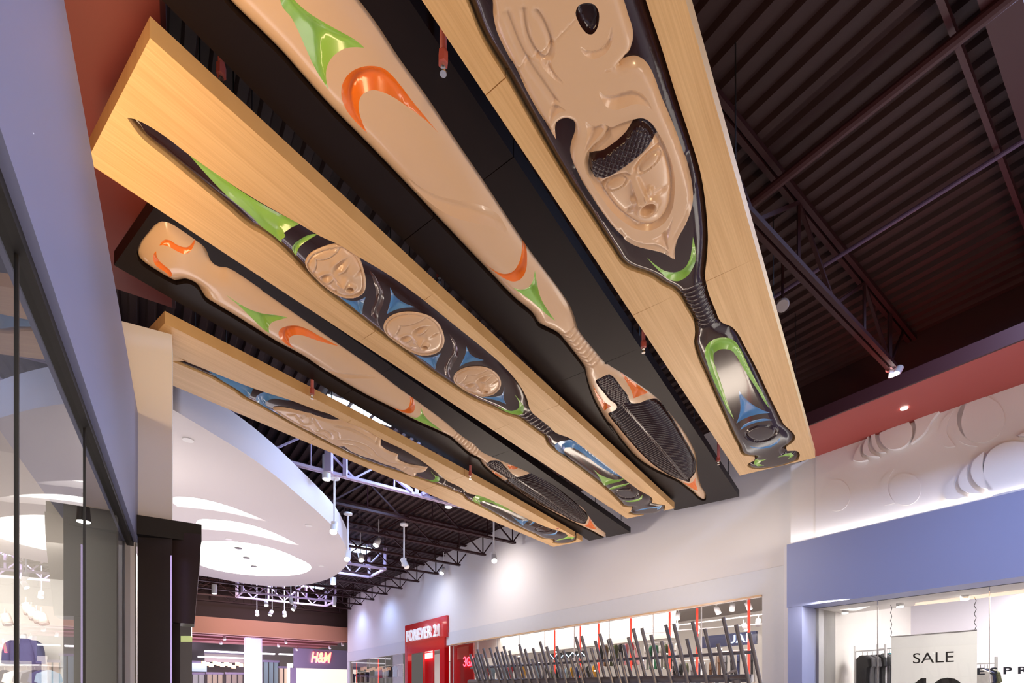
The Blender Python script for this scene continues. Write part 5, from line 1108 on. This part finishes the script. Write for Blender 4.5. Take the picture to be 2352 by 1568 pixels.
for x, y0, y1 in ((2047, 1388, 1461), (2240, 1370, 1448)):
    a = on_right(x, y1, 12.3); b = on_right(x, y0, 12.3); k = 8; m = MB()
    pp = [W(12.3 + .02 * ((-1)**i), a[0] + .018 * ((-1)**i), a[1] + (b[1] - a[1]) * i / k) for i in range(k + 1)]
    for i in range(k): m.tube(pp[i], pp[i + 1], .005, 5)
    m.build('banner_chain', BLACK, r)
tc, hc = on_right(2297, 1541, 11.87); szz = 16 / F * W(11.87, tc, 0).y / .72
o = text('window_lettering', 'E S P R I T', wall_frame(11.87, on_right(2330, 1541, 11.87)[0], hc), szz, INK, None, .004, 1.35, bold=.004)
tag(o, 'spaced black capital letters on the corner shop glass right of the sale banner', 'lettering')
# backlit U-shaped emblem seen at left of corner window
tc, hc = on_right(1862, 1454, 12.6)
r = empty('neon_letters', W(12.6, tc, hc), 'white neon outline letters at the left edge of the corner shop window', 'sign')
for k, (dx, s_) in enumerate([(.02, 1), (.14, -1)]):
    m = MB(); t0 = tc - dx; m.bar(W(12.6, t0, hc + .12), W(12.6, t0, hc - .12), .012); m.bar(W(12.6, t0, hc - .12), W(12.6, t0 + .09, hc - .12), .012)
    m.build('neon_stroke', E_NEON, r)
# racks in the corner shop
for x0, x1, y, c, chs, nm in [(1975, 2022, 1505, 13.4, ['black', 'grey', 'grey', 'black'], 'left of the first glass joint'), (2028, 2046, 1500, 13.6, ['grey', 'grey', 'teal'], 'just left of the sale banner'), (2248, 2272, 1535, 13.4, ['white', 'navy', 'olive green'], 'right of the sale banner')]:
    ta, hh = on_right(x0, y, c); tb, _ = on_right(x1, y, c)
    rr = empty('garment_rack', W(c, (ta + tb) / 2, hh + .1), 'white metal garment rack %s' % nm, 'clothes rack')
    MB().tube(W(c, ta + .1, hh + .1), W(c, tb - .1, hh + .1), .014, 6).build('rail_bar', WHITEM, rr)
    for e in (ta + .1, tb - .1): MB().bar(W(c, e, -1.6), W(c, e, hh + .22), .035).build('rack_post', WHITEM, rr)
    for i, ch in enumerate(chs):
        garment(W(c, ta + (tb - ta) * (i + .5) / len(chs), hh), (N2[0] + W2[0], N2[1] + W2[1], 0), .55, .9, ch, '%s garment on the white rack %s, %s on it' % (ch, nm, nth(i)), '%s garments on the rack %s' % (ch, nm))

# ================================================================= left shop contents
p = at_depth(192, 1197, 4.6)
r = empty('shop_spotlight', p, 'bright ceiling spotlight just inside the left shop window, near its far end', 'lamp')
MB().tube(p + Vector((0, 0, .13)), p, .045, 16, r2=.055).build('lamp_body', CHAR, r)
MB().tube(p, p - Vector((0, 0, .008)), .05, 16).build('lamp_face', E_LAMP, r)
MB().bar(Vector((p.x, p.y, 2.26 + CAMH)), p + Vector((0, 0, .1)), .02).build('stem', CHAR, r)
area('left_shop_light', tuple(L(-3.2, 12.6, 2.8)), tuple(L(-3.2, 14.6, 0)), 6, 900, (1, .95, .88), 3)
area('left_shop_light_front', tuple(L(-3.0, 2.5, 2.2)), tuple(L(-3.0, 2.5, 0)), 4, 230, (1, .95, .88), 3)
for c, nm in ((-1.5, 'nearer the glass'), (-2.4, 'farther from the glass')):
    o = MB().bar(L(c, 0, 2.28), L(c, 5.8, 2.28), .05, .04).build('lighting_track', WHITEM); tag(o, 'pale ceiling lighting track in the left shop, %s' % nm, 'lighting track')
for i, (x, y) in enumerate([(60, 1400), (72, 1412), (84, 1420), (95, 1424), (12, 1425)]):
    q = at_depth(x, y, 10.0); track_head(q + Vector((0, 0, .12)), 'grey track spotlight cluster head in the left shop, %s from the left' % ['second', 'third', 'fourth', 'fifth', 'first'][i], None, (.4, -.1), False, 1.35, body=mat('warm_grey_lamp_%d' % i, (.45, .42, .40), .4))
o = MB().bar(at_depth(50, 1388, 10.0), at_depth(98, 1410, 10.0), .03).build('lighting_track', CHAR); tag(o, 'short dark sloping track carrying the lamp cluster in the left shop', 'lighting track')
# jacket on a torso form
J0 = at_depth(54, 1482, 11.8)
r = empty('jacket_display', J0, 'dark blue denim jacket on a white torso form in the left shop', 'jacket')
ax = Vector((1, 0, 0)); ay = Vector((0, -1, 0)); DEN = mat('dark_denim', (.055, .06, .16), .75, noise=.2, nscale=20)
def loft(secs, name, m_, par):
    v = []; f = []; n = 14
    for (cx_, cz, rx, ry) in secs:
        for i in range(n): a = 2 * math.pi * i / n; v.append(J0 + ax * (cx_ + rx * math.cos(a)) + ay * (ry * math.sin(a)) + Vector((0, 0, cz)))
    for k in range(len(secs) - 1):
        for i in range(n): f.append((k * n + i, k * n + (i + 1) % n, (k + 1) * n + (i + 1) % n, (k + 1) * n + i))
    f.append(tuple(range(n))); f.append(tuple(reversed(range((len(secs) - 1) * n, len(secs) * n)))); return mesh(name, v, f, m_, par, True)
loft([(0, -.42, .27, .15), (0, -.2, .27, .16), (0, 0, .29, .16), (0, .10, .25, .13), (0, .16, .10, .08)], 'jacket_body', DEN, r)
for s_ in (-1, 1): loft([(s_ * .40, -.42, .08, .09), (s_ * .37, -.15, .095, .10), (s_ * .31, .04, .10, .11), (s_ * .22, .12, .06, .08)], 'sleeve', DEN, r)
loft([(0, .12, .08, .07), (0, .22, .06, .06), (0, .27, .05, .05)], 'neck_form', WHITEM, r)
MB().quadbox([J0 + ax * a + ay * b + Vector((0, 0, c)) for c in (-.42, .14) for a, b in ((-.05, .14), (.05, .14), (.05, .17), (-.05, .17))]).build('striped_shirt_front', mat('striped_shirt', (.6, .6, .65), .7), r)
MB().quadbox([J0 + ax * a + ay * b + Vector((0, 0, c)) for c in (-.44, -.40) for a, b in ((-.28, -.16), (.28, -.16), (.28, .17), (-.28, .17))]).build('hem_band', DEN, r)
# shelves and rack below
sh0 = at_depth(-60, 1527, 11.8); sh1 = at_depth(118, 1527, 11.8)
r = empty('wall_shelf', sh0.lerp(sh1, .5), 'white lit shelf under the denim jacket in the left shop', 'shelf')
MB().quadbox([Vector((x_, y_, z_)) for z_ in (sh0.z - .03, sh0.z) for x_, y_ in ((sh0.x, 11.5), (sh1.x, 11.5), (sh1.x, 12.2), (sh0.x, 12.2))]).build('shelf_board', WHITEM, r)
MB().quadbox([Vector((x_, y_, z_)) for z_ in (0, sh0.z - .03) for x_, y_ in ((sh0.x, 12.1), (sh1.x, 12.1), (sh1.x, 12.2), (sh0.x, 12.2))]).build('shelf_back', E_INT, r)
for i, (x, nm) in enumerate([(10, 'black'), (38, 'white'), (62, 'grey'), (80, 'black'), (97, 'navy'), (112, 'pale denim')]):
    q = at_depth(x, 1538, 11.6); garment(q, (.6, .8, 0), .42, .9, nm, '%s garment on the low rail in the left shop, %s from the left' % (nm, ORD[i]), None)
# ================================================================= ceiling lamps of the mall
def rod_lamp(x, y0, y1, label, lit=False, power=0, aim=None, hT=5.87):
    Y = hT * F / (HY - y0); top = at_depth(x, y0, Y); bot = at_depth(x, y1, Y)
    r = empty('rod_spotlight', top, label, 'lamp')
    MB().tube(top + Vector((0, 0, .03)), top - Vector((0, 0, .02)), .14, 18).build('canopy', WHITEM, r)
    MB().tube(top, bot, .028, 8).build('rod', WHITEM, r)
    MB().tube(bot, bot - Vector((0, 0, .26)), .085, 14).build('yoke', WHITEM, r)
    d = Vector((.45, -.35, -.8)).normalized() if not lit else Vector((.1, -.6, -.8)).normalized()
    MB().tube(bot - Vector((0, 0, .12)) - d * .12, bot - Vector((0, 0, .12)) + d * .26, .095, 16).build('lamp_head', WHITEM, r)
    MB().tube(bot - Vector((0, 0, .12)) + d * .262, bot - Vector((0, 0, .12)) + d * .27, .085, 16).build('lamp_face', E_LAMP if lit else WHITEM, r)
    return bot
b1 = rod_lamp(768, 1098, 1198, 'white rod spotlight glaring in front of the big ceiling disc rim', True)
rod_lamp(799, 1180, 1264, 'white rod spotlight at the right tip of the big ceiling disc', True)
rod_lamp(928, 1205, 1282, 'white rod spotlight hanging alone before the dark joists')
b2 = rod_lamp(1134, 1190, 1268, 'white rod spotlight glaring before the white wall under the maple board', True)
rod_lamp(668, 1340, 1372, 'white rod spotlight below the big disc, above the far skylight', False)
rod_lamp(628, 1405, 1450, 'thin white rod pendant in front of the brown bulkhead')
def can(x, y0, y1, wpx, hT, label, lit=True, col=WHITEM):
    Y = hT * F / (HY - y0); a = at_depth(x, y0, Y); b = at_depth(x, y1, Y); rr = wpx / F * Y / 2
    r = empty('cylinder_lamp', a, label, 'lamp')
    MB().tube(a, b, rr, 20).build('lamp_body', col, r); MB().tube(b, b - Vector((0, 0, .02)), rr * .9, 20).build('lamp_face', E_COVE if lit else WHITEM, r)
    MB().tube(a, Vector((a.x, a.y, 8.5)), .02, 6).build('stem', STEEL, r); return r
can(750, 1046, 1100, 19, 6.3, 'large white cylinder lamp behind the lilac skylight frame')
can(1030, 1158, 1164, 17, 6.0, 'short white cylinder lamp under the lowest maple board')
can(765, 1326, 1341, 13, 5.6, 'white cylinder lamp just under the big ceiling disc')
can(492, 1342, 1363, 11, 5.9, 'white cylinder lamp left in the dark joists over the bulkhead')
can(768, 1370, 1391, 8, 6.0, 'thin white cylinder lamp among the joists near the white wall')
for i, (x, y, Y, lb) in enumerate([(870, 1250, 20.0, 'white track lamp on a joist right of the skylight frame'), (828, 1284, 21.5, 'white track lamp below the skylight frame right of the disc'), (1019, 1314, 24.5, 'small glaring lamp at the joist end before the white wall'), (611, 1388, 30, 'small glaring lamp left on the far skylight frame'), (678, 1398, 30, 'small glaring lamp right on the far skylight frame'), (590, 1410, 31, 'small lamp lowest left on the farthest skylight frame'), (625, 1410, 31, 'small lamp in the middle of the farthest skylight frame'), (653, 1412, 31, 'small lamp right on the farthest skylight frame')]):
    track_head(at_depth(x, y, Y) + Vector((0, 0, .2)), lb, None, (.3 if i % 2 else -.3, -.5), True, 2.0, up=8.5)
for i, (x, y) in enumerate([(515, 1466), (507, 1476), (656, 1474), (639, 1482), (681, 1491), (757, 1487), (786, 1480)]):
    track_head(at_depth(x, y, 3.80 * F / (HY - y + 2)) + Vector((0, 0, .15)), 'tiny track lamp under the far ceiling beams, %s from the left' % ['second', 'first', 'fourth', 'third', 'fifth', 'sixth', 'seventh'][i], None, (.3, -.3), False, 1.6, up=5.62)
# white spotlight on the near joist
Y = 9.13; p = at_depth(2052, 846, Y)
r = empty('joist_spotlight', p, 'white adjustable spotlight on the end of the nearest maroon joist', 'lamp')
MB().tube(p + Vector((-.04, 0, .03)), p + Vector((-.04, 0, -.02)), .085, 20).build('mounting_plate', WHITEM, r)
MB().bar(p + Vector((-.04, 0, 0)), p + Vector((-.04, 0, -.17)), .07, .03).build('bracket', WHITEM, r)
MB().tube(p + Vector((.13, .02, .02)), p + Vector((-.0, -.04, -.17)), .06, 18).build('lamp_head', WHITEM, r)
MB().tube(p + Vector((-.001, -.0405, -.1715)), p + Vector((-.004, -.042, -.176)), .05, 18).build('lamp_face', E_LAMP, r)
p = at_depth(1797, 703, 7.9)
r = empty('ceiling_sensor', p, 'small pale round lamp in the dark ceiling right of the nearest maple board', 'lamp')
MB().tube(p + Vector((.02, .03, .04)), p, .095, 18, r2=.085).build('lamp_cover', mat('dusty_white_cover', (.38, .33, .34), .5), r); MB().tube(p + Vector((.03, .05, .05)), Vector((p.x + .03, p.y + .05, 8.5)), .02, 6).build('stem', STEEL, r)
# sprinkler drops in the gaps
SPR = [(1018, 170, 95, 4.42, 'in the gap beside the large cream paddle'), (508, 195, 120, 4.75, 'in the dark gap above the middle maple board'), (717, 916, 850, 4.42, 'against the side of the lowest maple board'), (1478, 810, 745, 4.45, 'right of the large feather paddle'), (1650, 1067, 1020, 4.45, 'near the end of the upper black board'), (1080, 1100, 1070, 4.42, 'over the handle of the fish paddle'), (1281, 1220, 1195, 4.42, 'beside the end of the fish paddle'), (1009, 648, 600, 4.75, 'in the gap above the three moon faces')]
for x, y, yt, h_, nm in SPR:
    Y = h_ * F / (HY - y); b = at_depth(x, y, Y)
    r = empty('sprinkler', b, 'brick red sprinkler drop with chrome head %s' % nm, 'sprinkler')
    MB().tube(Vector((b.x, b.y, 8.5)), b + Vector((0, 0, .12)), .024, 10).build('drop_pipe', REDP, r, True)
    MB().tube(b + Vector((0, 0, .15)), b + Vector((0, 0, .07)), .036, 6).build('reducer_nut', REDP, r)
    MB().tube(b + Vector((0, 0, .07)), b + Vector((0, 0, .045)), .018, 10).build('head_body', SILVER, r)
    m = MB()
    for s_ in (-1, 1): m.bar(b + Vector((s_ * .014, 0, .045)), b + Vector((s_ * .006, 0, .01)), .005)
    m.build('head_arm', SILVER, r); MB().tube(b + Vector((0, 0, .01)), b, .024, 12).build('deflector', SILVER, r)
# pipes and beams under the near roof deck
o = MB().tube(W(6.6, -6, 6.55), W(6.6, 14, 6.55), .06, 10).build('ceiling_pipe', DRED); tag(o, 'long dark sprinkler main under the roof deck, over the nearest maple board', 'pipe')
o = MB().tube(W(8.5, -6, 6.60), W(8.5, 14, 6.60), .03, 10).build('ceiling_pipe', LILACM); 
o.data.materials.clear(); o.data.materials.append(mat('dull_violet_conduit', (.10, .06, .12), .4)); tag(o, 'thin violet conduit crossing the corrugated ceiling at the right', 'pipe')
o = MB().bar(W(3.2, 1.5, 6.74), W(12.0, 1.5, 6.74), .05, .1).build('roof_purlin', DRED); tag(o, 'thin maroon purlin line across the deck at the upper right', 'beam')
# wall washing spots on the white wall
for t_, pw, col, ht, cc in ((33.5, 800, COOL, 5.7, 10.6), (28.8, 800, COOL, 5.7, 10.4), (22.0, 750, (.78, .84, 1), 5.7, 10.0), (16.5, 1500, (1, .92, .88), 5.7, 9.4), (10.5, 1300, (1, .88, .82), 3.7, 7.0), (7.0, 1100, (1, .90, .84), 3.7, 7.4)):
    spot('wall_wash', tuple(W(cc, t_, ht)), tuple(W(12.6, t_, 2.6 if t_ > 14 else 2.3)), pw * .30, 120 if t_ > 14 else 92, col, 1.0, .25)
spot('bulkhead_wash', tuple(B(3.5, -5, 5.2)), tuple(B(4.5, 0, 4.2)), 700, 110, (1, .85, .8), 1., .2)
spot('bulkhead_wash', tuple(B(8.5, -5, 5.2)), tuple(B(8.5, 0, 4.2)), 700, 110, (1, .80, .7), 1., .2)
area('added_far_hall_fill', tuple(B(6, 5, -1)), tuple(B(6, 5, 3)), 8, 1500, (.85, .70, .95), 5)  # added upward fill near the floor, brightens the far ceiling
area('disc_bounce', tuple(W(2.0, 20, -1.2)), tuple(Vector((-9, 17, 6))), 7, 260, (1, .90, .92), 5)
area('shop_front_row', tuple(W(12.5, 13.5, 2.1)), tuple(W(16.5, 13.5, 2.0)), 14, 60, (1, .93, .87), .3)
area('shop_front_row_far', tuple(W(12.5, 29, 2.1)), tuple(W(16.5, 29, 1.6)), 11, 90, (1, .93, .87), .3)
spot('relief_wall_spot', tuple(at_depth(2052, 850, 9.0)), tuple(W(11.5, 3.4, 4.2)), 280, 110, (1, .95, .92), .9, .08)
